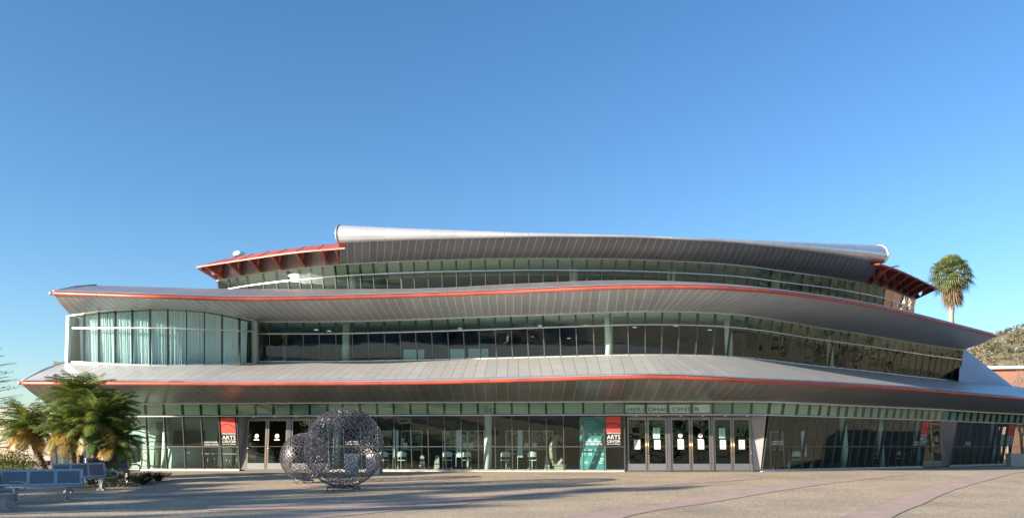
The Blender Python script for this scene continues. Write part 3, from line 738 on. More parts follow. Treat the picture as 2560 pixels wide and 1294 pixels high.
# white bent roof strut seen through the top glazing
m = MB(); m.tube([at(693, 700, Y=45.2), at(718, 686, Y=44.9), at(748, 674, Y=44.6)], .06, 8); m.build('roof_strut', M_beige, B)
# sloped metal wing behind the right end
m = MB(); a, b_, c_, d_ = at(2404, 866, Y=55), at(2546, 975, Y=60), at(2546, 976, Y=57), at(2396, 962, Y=52.5)
K = 14; rows = []
for j in range(9):
    r = []
    for i in range(K):
        t = i/(K-1); p = a.lerp(b_, t); q = d_.lerp(c_, t); x = q.lerp(p, j/8); x.z += .12*sin(pi*j/8); r.append(x)
    rows.append(r)
n0 = len(m.v)
W = K
for r in rows: m.v += r
for j in range(8):
    for i in range(K-1):
        m.face((n0+j*W+i, n0+j*W+i+1, n0+(j+1)*W+i+1, n0+(j+1)*W+i), 0, ((j*1.2, i), (j*1.2, i+1), (j*1.2+1.2, i+1), (j*1.2+1.2, i)), True)
m.poly([a, b_, b_+Vector((0, 6, -3)), a+Vector((0, 6, -3))], 0); m.build('wing_roof', M_wing, B)
# small rooftop fittings
p = at(598, 641, Y=46.5); m = MB(); m.tube([p, p+Vector((0, 0, .18))], [.30, .34], 20); m.tube([p+Vector((0, 0, .18)), p+Vector((0, 0, .26)), p+Vector((0, 0, .30))], [.34, .25, .05], 20); m.build('roof_vent', M_white, B)
p = at(2226, 668, Y=46); q = at(2247, 664, Y=46); m = MB(); m.bar(p-Vector((.5, 0, .05)), p, .05, .03, (0, 0, 1)); m.bar(p, q, .12, .07, (0, 0, 1)); m.build('roof_floodlight', M_alu, B)

# ------------------------------------------------------------------ lobby sign board above the main doors
m = MB()
p0 = C1.at(1566)+Vector((0, .30, 0)); p1 = C1.at(1779)+Vector((0, .30, 0))
dz = p1-p0; ln = dz.length; xd = dz.normalized(); nd = Vector((xd.y, -xd.x, 0))
zb_, zt_ = 3.07, 3.42
m.box((p0+p1)/2*1.0+Vector((0, 0, (zb_+zt_)/2-(p0.z+p1.z)/2)), (ln, .03, zt_-zb_), rz=math.atan2(xd.y, xd.x), mi=0)
o = Vector((p0.x, p0.y, 3.14))+nd*.022
text_into(m, 'HER COHAN CENTER', .235, o+xd*.07, xd, Vector((0, 0, 1)), nd, 1, .006, width=ln*.845)
sgn = tag(m.build('lobby_sign', [mat('sign board', (.86, .88, .82), .6), M_letg]), 'pale board with green capitals above the main doors', 'sign')

# ------------------------------------------------------------------ plane frame of a glass bay, for signs stuck on it
def bayframe(px0, px1):
    t0, b0, n = sta(C1, px0, ZT1, ZB1); t1, b1, _ = sta(C1, px1, ZT1, ZB1)
    def Q(u, z):      # u across 0..1, z height
        p = b0.lerp(t0, (z-ZB1)/(ZT1-ZB1)); q = b1.lerp(t1, (z-ZB1)/(ZT1-ZB1)); return p.lerp(q, u)
    x = (Q(1, 1.5)-Q(0, 1.5)).normalized(); up = (Q(0, 2)-Q(0, 1)).normalized(); nr = x.cross(up).normalized()
    return Q, x, up, nr, (Q(1, 1.5)-Q(0, 1.5)).length
def banner(px0, px1, label, u0=.08, u1=.92):
    Q, x, up, nr, W = bayframe(px0, px1); w_ = (u1-u0)*W; back = nr*.012
    m = MB(); 
    def rect(ua, ub, za, zb, mi, off): m.poly([Q(ua, za)+back+nr*off, Q(ub, za)+back+nr*off, Q(ub, zb)+back+nr*off, Q(ua, zb)+back+nr*off], mi)
    rect(u0, u1, 1.66, 2.24, 0, 0); rect(u0, u1, 2.24, 2.90, 1, 0)
    m.bar(Q(u0, 1.66)+back-nr*.004, Q(u1, 1.66)+back-nr*.004, .006, .008, up)
    # dark hill line across the red square
    pts = [(u0, 2.53), (.3, 2.62), (.5, 2.63), (.72, 2.55), (u1, 2.44)]
    for (ua, za), (ub, zb) in zip(pts, pts[1:]): m.bar(Q(ua, za)+back+nr*.003, Q(ub, zb)+back+nr*.003, .002, .03, up, 0)
    k = w_*.94; xo = u0+.03
    for s, sz, z, wd in (('PERFORMING', .10, 2.155, k), ('ARTS', .26, 1.93, k), ('CENTER', .15, 1.785, k), ('San Luis Obispo', .075, 1.70, k)):
        text_into(m, s, sz, Q(xo, z)+back+nr*.004, x, up, nr, 2, .006 if s != 'ARTS' else .006, width=wd)
    return tag(m.build('banner', [M_black, M_signred, M_letter]), label, 'banner', 'red and black banners in the ground floor glass')
banner(545, 590, 'red and black arts banner in the glass left of the left doors', .1, .9)
banner(1510, 1561, 'red and black arts banner right of the teal sponsor board', .1, .8)
banner(2311, 2328, 'dark red and black arts banner left of the shaded right doors', 0, 1)
banner(2527, 2543, 'dark red and black arts banner at the far right edge of the glass', 0, 1)
def glass_text(px0, px1, z, label):
    Q, x, up, nr, W = bayframe(px0, px1); m = MB()
    text_into(m, 'CHRISTOPHER', .10, Q(.1, z+.11)+nr*.01, x, up, nr, 0, .003, width=W*.75); text_into(m, 'COHAN CENTER', .10, Q(.1, z)+nr*.01, x, up, nr, 0, .003, width=W*.8)
    tag(m.build('glass_lettering', M_letter), label, 'lettering', 'white lettering on the ground floor glass')
glass_text(500, 545, 1.66, 'white two line lettering on glass beside the left banner')
glass_text(855, 898, 1.68, 'white two line lettering on glass behind the large wire sphere')
glass_text(1458, 1510, 1.68, 'white two line lettering over the teal sponsor board')
glass_text(1940, 1975, 1.68, 'white two line lettering on glass right of the main doors')
glass_text(2295, 2311, 1.68, 'white two line lettering on glass beside the shaded right banner')
glass_text(2425, 2442, 1.68, 'white two line lettering on glass right of the shaded doors')
# teal sponsor board just inside the glass
Q, x, up, nr, W = bayframe(1450, 1516)
m = MB(); P = lambda u, z: Q(u, 1.0)+Vector((0, .35, z-1.0))
m.box((P(0, .6)+P(1, 2.92))/2, (W, .04, 2.32), rz=math.atan2(x.y, x.x), mi=0)
nf = Vector((x.y, -x.x, 0))
def tile(u, z, wd, h, mi=1, d=.024): c = P(u, z)+nf*d; m.box(c, (wd, .008, h), rz=math.atan2(x.y, x.x), mi=mi)
tile(.11, 2.62, .13, .17, 3); tile(.11, 2.43, .13, .17)
for s, sz, z, wd in (('COMMUNITY', .06, 2.62, .25), ('Thank you sponsors', .1, 2.50, .6)): pass
for z in (2.72, 2.60, 2.48, 2.40): 
    m.bar(P(.30, z)+nf*.024, P(.30+.25+.35*random.random(), z)+nf*.024, .006, .012, (0, 0, 1), 1)
for z, us_ in ((2.15, (.12, .38, .62, .87)), (1.90, (.12, .38, .62, .87)), (1.72, (.22, .5, .76)), (1.42, (.15, .4, .65, .88)), (1.27, (.15, .4, .65, .88)), (1.05, (.85,)), (.90, (.25, .5, .8))):
    for u in us_: tile(u, z, .155, .11); tile(u, z+.005*random.random(), .09, .025, 2 if random.random() < .5 else 0, .03)
tag(m.build('sponsor_board', [M_teal, M_logo, M_ink, M_signred]), 'tall teal sponsor board of pale logo tiles behind the glass', 'board')

# notices on the doors
def on_door(D, i, u, z, wd, h, mats, label, name='notice', lines=3, cat='notice', group='paper notices on the main doors'):
    p, q, n = D[i]; d = (q-p).normalized(); W = (q-p).length; c = p+d*W*u+Vector((0, 0, z))+n*.015; rz = math.atan2(d.y, d.x)
    m = MB(); m.box(c, (wd, .004, h), rz=rz, mi=0); m.box(c+Vector((0, 0, h/2+.02))+n*.001, (wd, .004, .03), rz=rz, mi=1)
    for k in range(lines): 
        m.box(c+n*.004+Vector((0, 0, h*(.36-.34*k))), (wd*.22, .003, h*.08), rz=rz, mi=1); m.box(c+n*.004+Vector((0, 0, h*(.26-.34*k))), (wd*.55, .003, h*.015), rz=rz, mi=1)
    tag(m.build(name, mats), label, cat, group)
ordn = ['first', 'second', 'third', 'fourth', 'fifth', 'sixth']
for i in range(6): on_door(D2, i, .5, 1.13, .27, .40, [M_paper, M_ink], f'white paper notice on the {ordn[i]} main door from the left')
on_door(D2, 1, .46, 1.63, .30, .46, [M_paperg, M_ink], 'pale green notice on the second main door from the left', lines=2)
on_door(D2, 4, .46, 1.63, .28, .44, [M_paperg, M_ink], 'pale green notice on the fifth main door from the left', lines=2)
def roundel(D, i, label, s=.1):
    p, q, n = D[i]; d = (q-p).normalized(); W = (q-p).length; c = p+d*W*.48+Vector((0, 0, 1.52))+n*.02; z = Vector((0, 0, 1)); m = MB()
    n0 = len(m.v); K = 24; m.poly([c+(d*cos(2*pi*k/K)+z*sin(2*pi*k/K))*s for k in range(K)], 0)
    m.bar(c-d*s*1.3-z*.17, c+d*s*1.3-z*.17, .004, .04, z, 0)
    text_into(m, 'PAC', .06, c-d*.06-z*.02+n*.004, d, z, n, 1, .002, width=.12)
    tag(m.build('door_sticker', [M_letter, M_ink]), label, 'sticker', 'round white door stickers')
roundel(D1, 0, 'round white sticker on the first left-hand door'); roundel(D1, 1, 'round white sticker on the second left-hand door')
roundel(D2, 2, 'round white sticker on the third main door'); roundel(D2, 3, 'round white sticker on the fourth main door')
roundel(D3, 0, 'round white sticker on the left leaf of the shaded right doors', .07); roundel(D3, 1, 'round white sticker on the right leaf of the shaded right doors', .07)

# ------------------------------------------------------------------ lobby furniture
FL = .535
def floor_at(px, Y): p = at(px, 1100, Y=Y); return Vector((p.x, p.y, FL))
ch = empty('folding_chair', (0, 0, 0), cat='chair', group='white folding chairs in the lobby')
m = MB()
rows = []
for j in range(5):
    r = []
    for i in range(9): 
        u = i/8-.5; v = j/4; wd = .42*(1-.12*v*v); r.append(Vector((u*wd, .20+.05*(1-(2*u)**2)+v*.05, .60+.24*v-(.05*(2*abs(u))**4 if j == 4 else 0))))
    rows.append(r)
m.loft(rows); m.loft([[p+Vector((0, .02, 0)) for p in r] for r in rows]); local_build(m, 'backrest', M_chairw, ch)
m = MB(); m.box((0, 0, .445), (.40, .38, .035)); m.box((0, -.19, .435), (.36, .03, .03)); local_build(m, 'seat', M_chairw, ch)
for s in (-1, 1):
    m = MB(); m.tube([(s*.21, -.22, 0), (s*.21, .05, .44), (s*.2, .24, .82)], .012, 6); local_build(m, 'leg', M_leg, ch)
    m = MB(); m.tube([(s*.19, .26, 0), (s*.19, -.1, .43)], .012, 6); local_build(m, 'leg', M_leg, ch)
m = MB(); m.tube([(-.21, -.2, .05), (.21, -.2, .05)], .009, 6); m.tube([(-.19, .22, .07), (.19, .22, .07)], .009, 6); local_build(m, 'cross_bar', M_leg, ch)
chairs = [(963, 39.3, 'white folding chair just right of the large wire sphere'), (1006, 39.3, 'white folding chair under the leftmost lobby screens'), (1119, 39.3, 'white folding chair left of the cloth strip nearest the round column'),
          (1167, 39.3, 'white folding chair between a cloth strip and the round column'), (1263, 39.3, 'white folding chair just right of the round column'), (1330, 39.3, 'white folding chair left of the carved stone ring'),
          (1985, 41, 'dim white folding chair right of the main doors'), (2192, 45.4, 'dim white folding chair in the middle of the shaded right glass'), (2245, 46.6, 'rightmost dim white folding chair behind the shaded glass')]
for i, (px, Y, lb) in enumerate(chairs):
    o = ch if i == 0 else copy_tree(ch)
    o.location = floor_at(px, Y); o.rotation_euler = (0, 0, pi+random.uniform(-.15, .15)); o['label'] = lb
# NB: chairs face away from the window? backs face the camera when rotated by pi
# display screens
def screen(pxa, pxb, Y, label, paper=None):
    a, b = floor_at(pxa, Y), floor_at(pxb, Y); r = empty('display_screen', (a+b)/2, 0, label, 'screen', 'white framed lobby screens'); W = (b-a).length; m = MB()
    for z0, z1 in ((.92, 1.80),):
        m.bar((-W/2, 0, z0), (W/2, 0, z0), .03, .03, (0, 0, 1)); m.bar((-W/2, 0, z1), (W/2, 0, z1), .03, .03, (0, 0, 1))
    for s in (-1, 1): m.bar((s*W/2, 0, 0), (s*W/2, 0, 1.80), .03, .03, (0, 1, 0)); m.box((s*W/2, 0, .015), (.05, .45, .03))
    local_build(m, 'frame', M_white, r)
    m = MB(); m.poly([(-W/2, 0, .92), (W/2, 0, .92), (W/2, 0, 1.8), (-W/2, 0, 1.8)]); local_build(m, 'clear_panel', M_clear, r)
    if paper is not None: m = MB(); m.box((paper*W, -.02, 1.12), (.20, .005, .27)); local_build(m, 'notice', M_paper, r)
M_clear = glass_mat('clear panel', (.85, .9, .88), .03)
for a, b, pp, lb in ((948, 996, None, 'white framed lobby screen just right of the large wire sphere'), (1003, 1055, -.3, 'white framed lobby screen right of the first cloth strip'), (1107, 1168, .42, 'wide white framed screen left of the round column'), (1170, 1210, -.3, 'narrow white framed screen beside the round column'),
                     (1265, 1324, .35, 'white framed screen behind the third cloth strip'), (1330, 1382, -.38, 'white framed screen left of the carved stone ring'), (1925, 1958, None, 'dim white framed screen right of the main doors')):
    screen(a, b, 40.2 if a < 1900 else 42.5, lb, pp)
for px, lb in ((990, 'pale cloth strip hanging between the two leftmost screens'), (1147, 'pale cloth strip hanging left of the round column'), (1300.5, 'pale cloth strip hanging right of the round column'), (2010, 'pale cloth strip hanging right of the main doors')):
    p = floor_at(px, 39.9 if px < 1900 else 42.2); m = MB(); rows = []
    for j in range(6): rows.append([p+Vector(((i/8-.5)*.22*(1-.1*j*(5-j)/12), .02*sin(i*2+j*.3), 1.82-1.25*j/5)) for i in range(9)])
    m.loft(rows); m.tube([p+Vector((-.12, 0, 0)), p+Vector((-.12, 0, 1.84))], .012, 6); m.tube([p+Vector((-.12, 0, 1.83)), p+Vector((.12, 0, 1.83))], .012, 6)
    tag(m.build('cloth_strip', M_curtain), lb, 'cloth', 'hanging cloth strips in the lobby')
def table(px, Y, label, W=1.3):
    p = floor_at(px, Y); r = empty('folding_table', p, 0, label, 'table', 'folding tables in the lobby'); m = MB(); m.box((0, 0, .73), (W, .6, .035)); local_build(m, 'tabletop', M_tbl, r)
    for s in (-1, 1):
        m = MB(); m.tube([(s*W*.4, -.22, 0), (s*W*.4, -.22, .71)], .013, 6); m.tube([(s*W*.4, .22, 0), (s*W*.4, .22, .71)], .013, 6); m.tube([(s*W*.4, -.25, .03), (s*W*.36, 0, .25), (s*W*.4, .25, .03)], .013, 6); local_build(m, 'leg', M_leg, r)
M_tbl = mat('grey tabletop', (.42, .44, .42), .5)
for px, Y, lb in ((1145, 40.8, 'grey folding table between the chairs left of the round column'), (1297, 40.8, 'grey folding table between the chairs right of the round column'), (985, 40.8, 'grey folding table behind the leftmost chairs'), (570, 39.9, 'dark legged folding table under the left banner'), (545, 40.6, 'folding table left of the left banner')): table(px, Y, lb)
for px, lb in ((1056, 'tan sandwich board just left of the screens'), (1093, 'tan sandwich board left of the third chair'), (1367, 'tan sandwich board beside the carved stone ring')):
    p = floor_at(px, 39.6); m = MB(); m.poly([p+Vector((-.13, -.18, 0)), p+Vector((.13, -.18, 0)), p+Vector((.09, 0, .62)), p+Vector((-.09, 0, .62))]); m.poly([p+Vector((-.13, .18, 0)), p+Vector((.13, .18, 0)), p+Vector((.09, .01, .62)), p+Vector((-.09, .01, .62))])
    m.box(p+Vector((0, 0, .64)), (.1, .04, .05)); tag(m.build('sandwich_board', M_beige), lb, 'floor sign', 'tan sandwich boards in the lobby')
# carved stone ring on a pale green box
p = floor_at(1399, 38.7); m = MB(); m.box(p+Vector((0, 0, .24)), (.66, .4, .06)); m.box(p+Vector((0, 0, .105)), (.5, .3, .21)); tag(m.build('plinth', M_greenbench), 'low pale green plinth under the carved stone', 'plinth')
m = MB(); R_ = .50; K = 26; J = 12; n0 = 0; q = p+Vector((0, 0, .27+.62))
for i in range(K+1):
    a = radians(40)+radians(280)*i/K; rr = .19*(.55+.45*sin(pi*i/K)); c = q+Vector((-.06+.24*cos(a), .1*sin(a*2), .60*sin(a)))
    for j in range(J):
        t = 2*pi*j/J; m.v.append(c+Vector((cos(a)*cos(t)*rr, sin(t)*rr*1.1, sin(a)*cos(t)*rr)))
for i in range(K):
    for j in range(J): m.face((i*J+j, i*J+(j+1) % J, (i+1)*J+(j+1) % J, (i+1)*J+j), 0, smooth=True)
tag(m.build('stone_sculpture', M_stone), 'carved greenish stone ring standing on a plinth in the lobby', 'sculpture')
# ticket office at the left
m = MB(); a, b = floor_at(318, 43.2), floor_at(545, 43.2)
m.box((a+b)/2+Vector((0, 0, 1.3)), ((b-a).length, .15, 2.6)); tw = m.build('ticket_wall', M_int, B)
m = MB(); a = floor_at(468, 42.2); m.cyl(a, 1.0, .98, 48); m.cyl(a+Vector((0, 0, .98)), 1.06, .04, 48); m.build('curved_counter', M_int, B)
m = MB(); a = at(457, 1100, Y=42.95); m.box(Vector((a.x+.3, a.y, 1.92)), (1.55, .1, .95)); m.build('counter_opening', M_ceil, B)
m = MB(); a = floor_at(393, 42.4); m.box(a+Vector((0, 0, 1.15)), (.35, 1.3, 2.3)); m.build('wall_pier', M_int, B)
# stacked chairs and a rack
sc = empty('stacked_chair', (0, 0, 0), cat='chair', group='stacked grey chairs at the left end of the lobby')
m = MB(); m.loft([[Vector(((i/6-.5)*.5, y_, .02*abs(i-3)/3+z_)) for i in range(7)] for y_, z_ in ((-.25, .0), (-.1, .03), (.2, .03), (.27, .09), (.3, .2))]); m.tube([(-.25, -.25, 0), (.25, -.25, 0)], .015, 6); local_build(m, 'shell', mat('grey green plastic', (.16, .24, .22), .5), sc)
for i in range(14):
    o = sc if i == 0 else copy_tree(sc); o.location = floor_at(336, 40.2)+Vector((.005*(i % 3), 0, .30+.075*i)); o.rotation_euler = (0, 0, .1)
    o['label'] = ('bottom chair of the grey stack behind the palms' if i == 0 else 'topmost chair of the grey stack behind the palms' if i == 13 else f'grey chair number {i+1} from the bottom of the stack behind the palms')
m = MB(); p = floor_at(380, 40.6)
for x in (-.45, -.15, .15, .45): m.tube([p+Vector((x, 0, 0)), p+Vector((x, 0, 1.28)), p+Vector((x+.1, .2, 1.32))], .018, 6)
for z in (.15, .95, 1.3): m.tube([p+Vector((-.6, 0, z)), p+Vector((.6, 0, z))], .018, 6)
for x in (-.3, .3): m.tube([p+Vector((x-.12, 0, .2)), p+Vector((x-.1, 0, .7)), p+Vector((x, 0, .85)), p+Vector((x+.1, 0, .7)), p+Vector((x+.12, 0, .2))], .014, 6)
tag(m.build('cart_rack', M_dark), 'dark metal rack of folded frames beside the chair stack', 'rack')
# upstairs screens
for a, b, Y, lb in ((1010, 1060, 41.8, 'pale glass guard panel upstairs, left of the pair'), (1122, 1160, 41.6, 'pale glass guard panel upstairs, left of the central pair'), (1172, 1220, 41.4, 'pale glass guard panel upstairs, right of the central pair')):
    p, q = at(a, 880, Y=Y), at(b, 880, Y=Y); W = q.x-p.x; r = empty('guard_panel', (p.x+W/2, Y, ZB2), 0, lb, 'panel', 'pale guard panels upstairs'); m = MB()
    for z in (.1, .62): m.bar((-W/2, 0, z), (W/2, 0, z), .02, .02, (0, 0, 1))
    for s in (-1, 1): m.bar((s*W/2, 0, 0), (s*W/2, 0, .63), .02, .02, (0, 1, 0))
    local_build(m, 'frame', M_white, r); m = MB(); m.poly([(-W/2, 0, .1), (W/2, 0, .1), (W/2, 0, .62), (-W/2, 0, .62)]); local_build(m, 'panel', mat('pale panel', (.35, .5, .52), .3), r)
# ceiling lights upstairs
for px, py, Y in ((1465, 832, 43), (1587, 832, 43.5), (1350, 838, 43), (1422, 859, 48), (1690, 833, 43), (1150, 842, 44), (1775, 838, 44.5), (790, 842, 44.5), (822, 845, 45)):
    p = at(px, py, Y=Y); m = MB(); m.box((p.x, p.y, 7.78), (.20, .10, .03)); m.build('ceiling_light', M_lampglow, B)

# ------------------------------------------------------------------ wire spheres
def wire_sphere(px, py, Y, R, ncell, label, seed):
    rnd = random.Random(seed); c = at(px, py, Y=Y); c.z = g(Y)+R+.10
    r = empty('wire_sphere', (c.x, c.y, g(Y)), 0, label, 'sculpture', 'wire sphere sculptures on the plaza'); r.rotation_euler = (0, 0, 0)
    bm = bmesh.new(); ga = pi*(3-5**.5); sp = (4*pi/ncell)**.5
    for i in range(ncell):
        z = 1-2*(i+.5)/ncell; q = (1-z*z)**.5; v = Vector((cos(ga*i)*q, sin(ga*i)*q, z))
        v += Vector((rnd.gauss(0, 1), rnd.gauss(0, 1), rnd.gauss(0, 1)))*sp*.17; bm.verts.new(v.normalized())
    bmesh.ops.convex_hull(bm, input=bm.verts[:]); bmesh.ops.join_triangles(bm, faces=bm.faces[:], angle_face_threshold=3, angle_shape_threshold=3)
    m = MB(); Z = Vector((0, 0, R+.10))
    for e in bm.edges:
        a, b = e.verts[0].co, e.verts[1].co
        if rnd.random() < .07: continue
        d = (b-a)*.04; k = 1+rnd.uniform(-.006, .006); aa, b2 = (a-d).normalized()*R*k, (b+d).normalized()*R*k
        m.bar(aa+Z, b2+Z, rnd.uniform(.011, .016), .012, (a+b)/2)
    bm.free(); local_build(m, 'wire_mesh', M_steelbar, r)
    m = MB(); K = 40; rr = R*.42; zz = .10
    m.tube([Vector((cos(2*pi*i/K)*rr, sin(2*pi*i/K)*rr, zz)) for i in range(K+1)], .022, 8); local_build(m, 'base_ring', M_steelbar, r)
    for i in range(5):
        a = 2*pi*i/5+.5; m = MB(); m.tube([(cos(a)*rr, sin(a)*rr, -.01), (cos(a)*rr, sin(a)*rr, .1)], .018, 6); m.box((cos(a)*rr, sin(a)*rr, .005), (.09, .09, .012)); local_build(m, 'foot', M_steelbar, r)
    return r
wire_sphere(861, 1122, 28.0, 1.30, 1950, 'large dark wire sphere in front of the glass lobby', 3)
wire_sphere(760, 1142, 30.8, .85, 900, 'smaller dark wire sphere standing behind the large one', 5)
# pale tubs seen through the large sphere
for px, lb in ((879, 'pale concrete tub behind the large wire sphere, left of the two'), (932, 'pale concrete tub behind the large wire sphere, right of the two')):
    p = gpt(px, 1186); m = MB(); m.tube([p, p+Vector((0, 0, .04)), p+Vector((0, 0, .82)), p+Vector((0, 0, .86))], [.26, .27, .31, .30], 28); tag(m.build('concrete_tub', M_curb), lb, 'planter', 'pale concrete tubs')
p = gpt(948, 1184); m = MB(); m.box(p+Vector((0, 0, .12)), (.25, .25, .24)); m.box(p+Vector((0, 0, .255)), (.29, .29, .03)); tag(m.build('ground_box', M_conc), 'low grey utility box right of the large wire sphere', 'box')
p = gpt(2540, 1165); m = MB(); m.box(p+Vector((.9, 0, .34)), (2.6, .5, .68)); m.box(p+Vector((.9, 0, .70)), (2.7, .58, .05)); tag(m.build('low_wall', M_conc), 'low grey wall in front of the far right doors', 'wall')

# ------------------------------------------------------------------ benches
def bench_parts(r):
    W = 2.12
    m = MB(); m.box((0, .0, .445), (W, .46, .012)); local_build(m, 'seat', M_perf, r)
    m = MB(); m.tube([(-W/2, -.24, .44), (W/2, -.24, .44)], .022, 8); m.tube([(-W/2, .22, .45), (W/2, .22, .45)], .018, 8)
    for x in (-W/2+.01, W/2-.01): m.bar((x, -.24, .44), (x, .22, .45), .03, .03, (0, 0, 1))
    local_build(m, 'seat_frame', M_bench, r)
    m = MB(); Mx = Matrix.Rotation(radians(-12), 3, 'X'); m.box((0, .30, .69), (W-.06, .008, .40), M=Mx); local_build(m, 'backrest', M_perf, r)
    m = MB(); m.box((0, .343, .895), (W, .022, .06), M=Mx); m.box((0, .258, .49), (W, .022, .05), M=Mx)
    for x in (-W/2+.03, -.35, .35, W/2-.03): m.box((x, .298, .69), (.09, .026, .42), M=Mx)
    local_build(m, 'back_frame', M_bench, r)
    for s in (-1, 1):
        m = MB(); x = s*W*.31; t = .05
        prof_ = [(-.12, .43), (.12, .43), (.10, .30), (.05, .14), (.16, .05), (.19, 0), (-.17, 0), (-.16, .05), (-.05, .12), (-.07, .28)]
        m.poly([(x-t, y, z) for y, z in prof_]); m.poly([(x+t, y, z) for y, z in prof_])
        q = prof_+[prof_[0]]; m.loft([[Vector((x-t, y, z)) for y, z in q], [Vector((x+t, y, z)) for y, z in q]], smooth=False); local_build(m, 'leg', M_cast, r)
        m = MB(); x = s*W/2; m.tube([(x, .27, .60), (x, .1, .655), (x, -.12, .66), (x, -.22, .62), (x, -.255, .50), (x, -.22, .44)], [.02, .026, .028, .028, .024, .02], 8); local_build(m, 'armrest', M_arm, r)
bn = empty('metal_bench', (0, 0, 0), cat='bench', group='perforated metal benches in the shade'); bench_parts(bn)
def place_bench(o, pa, pb, label):
    a, b = gpt(*pa), gpt(*pb); c = (a+b)/2; d = b-a; o.location = (c.x, c.y, g(c.y)); o.rotation_euler = (0, 0, math.atan2(d.y, d.x)); o['label'] = label
place_bench(bn, (48, 1257), (158, 1251), 'nearest blue metal bench shown whole, second from the left')
place_bench(copy_tree(bn), (160, 1235), (264, 1223), 'blue metal bench in the middle of the row, overlapped by the nearest')
place_bench(copy_tree(bn), (242, 1213), (324, 1203), 'farthest blue metal bench, beside the dark strap-leaved plants')
b4 = copy_tree(bn); b4['label'] = 'blue metal bench cut off by the left edge, seen from its end'
b4.location = (-13.0, 22.0, 0); b4.rotation_euler = (0, 0, radians(113))

# ------------------------------------------------------------------ plants
def frond(mb, base, az, el, L, droop, nl, ll, mi, rnd, w=.015):
    d = Vector((cos(az), sin(az), 0)); pts = []; p = base.copy(); K = 9; e = el
    for k in range(K+1):
        pts.append(p.copy()); e -= droop/K; p = p+(d*cos(e)+Vector((0, 0, sin(e))))*(L/K)
    mb.tube(pts, [.012*(1-.8*k/K) for k in range(K+1)], 4, mi, caps=False)
    sidev = Vector((-d.y, d.x, 0))
    for k in range(nl):
        t = .12+.88*(k+.5)/nl; f = t*K; i = min(K-1, int(f)); c = pts[i].lerp(pts[i+1], f-i); tan = (pts[i+1]-pts[i]).normalized()
        ln = ll*(sin(pi*min(1, t*.85+.12))**.6)*rnd.uniform(.85, 1.1)
        for s in (-1, 1):
            v = (sidev*s*.85+tan*.65+Vector((0, 0, rnd.uniform(-.30, .12)))).normalized()
            tip = c+v*ln+Vector((0, 0, -.25*ln)); mid = c+v*ln*.5+Vector((0, 0, -.03*ln)); ww = tan*w
            n = len(mb.v); mb.v += [c-ww*.6, c+ww*.6, mid+ww, mid-ww, tip]; mb.face((n, n+1, n+2, n+3), mi); mb.face((n+3, n+2, n+4), mi)
def pygmy(base, top, nf, L, label, seed, yel=.35, r=.09, lean_mid=None):
    rnd = random.Random(seed); o = empty('feather_palm', base, 0, label, 'palm', 'feather palms in the left bed')
    m = MB(); pts = []; K = 14; rs = []
    for k in range(K+1):
        t = k/K; p = base.lerp(top, t); p.x += (lean_mid or 0)*sin(pi*t); pts.append(p); rs.append(r*(1+.12*(k % 2))*(1.15-.2*t if t < .8 else 1.3))
    m.tube(pts, rs, 12)
    for k in range(120):
        t = rnd.random(); a = rnd.random()*2*pi; p = base.lerp(top, t); p.x += (lean_mid or 0)*sin(pi*t); d = Vector((cos(a), sin(a), .5)); m.bar(p+d*r*.8, p+d*r*1.5, .035, .015, (0, 0, 1))
    m.build('trunk', M_bark, o)
    m = MB()
    for k in range(nf):
        u = k/nf; az = k*2.39996+rnd.uniform(-.3, .3); el = radians(84-108*u+rnd.uniform(-8, 8)); mi = 1 if (u > .72 and rnd.random() < yel*1.6) or rnd.random() < yel*.12 else 0
        frond(m, top+Vector((0, 0, .05-.12*u)), az, el, L*rnd.uniform(.8, 1.08)*(1-.15*u), radians(44+rnd.uniform(0, 40)), 36, .34*L/1.3, mi, rnd)
    m.build('crown', [M_palmg, M_palmy], o); return o
def pb(px, py, Y): return at(px, py, Y=Y)
def gp(px, Y): p = at(px, 1150, Y=Y); p.z = g(Y); return p
pygmy(gp(205, 31.0), pb(196, 1000, 31.0), 78, 1.5, 'tallest feather palm, rising against the lower canopy', 11, .2)
pygmy(gp(232, 30.2), pb(244, 1050, 30.2), 80, 1.45, 'feather palm with two dark trunks beside it, right of the tallest', 12, .3)
pygmy(gp(190, 30.6), pb(178, 1072, 30.2), 60, 1.3, 'low yellowing feather palm in front of the tallest', 13, .8)
pygmy(gp(128, 31.5), pb(74, 1066, 31.5), 70, 1.4, 'leaning feather palm with a bare slanted trunk at the left', 14, .45, r=.11, lean_mid=-.06)
pygmy(gp(285, 30.4), pb(292, 1100, 30.4), 56, 1.15, 'short green feather palm nearest the glass', 15, .35)
pygmy(gp(262, 30.9), pb(270, 1030, 30.9), 74, 1.35, 'feather palm at the back of the clump, under the red canopy edge', 16, .2)
def leaf_blob(mb, c, r, n, s, rnd, mi=0, mi2=None, p2=.3, flat=1):
    for _ in range(n):
        d = Vector((rnd.gauss(0, 1), rnd.gauss(0, 1), rnd.gauss(0, 1))).normalized()*r*(rnd.random()**.45); p = c+Vector((d.x, d.y, d.z*flat))
        a = Vector((rnd.gauss(0, 1), rnd.gauss(0, 1), rnd.gauss(0, 1))).normalized(); b = a.cross(Vector((rnd.gauss(0, 1), rnd.gauss(0, 1), rnd.gauss(0, 1)))).normalized(); q = s*rnd.uniform(.6, 1.3)
        mb.poly([p-a*q*.5, p+b*q*.28, p+a*q*.6, p-b*q*.28], mi2 if (mi2 is not None and rnd.random() < p2) else mi)
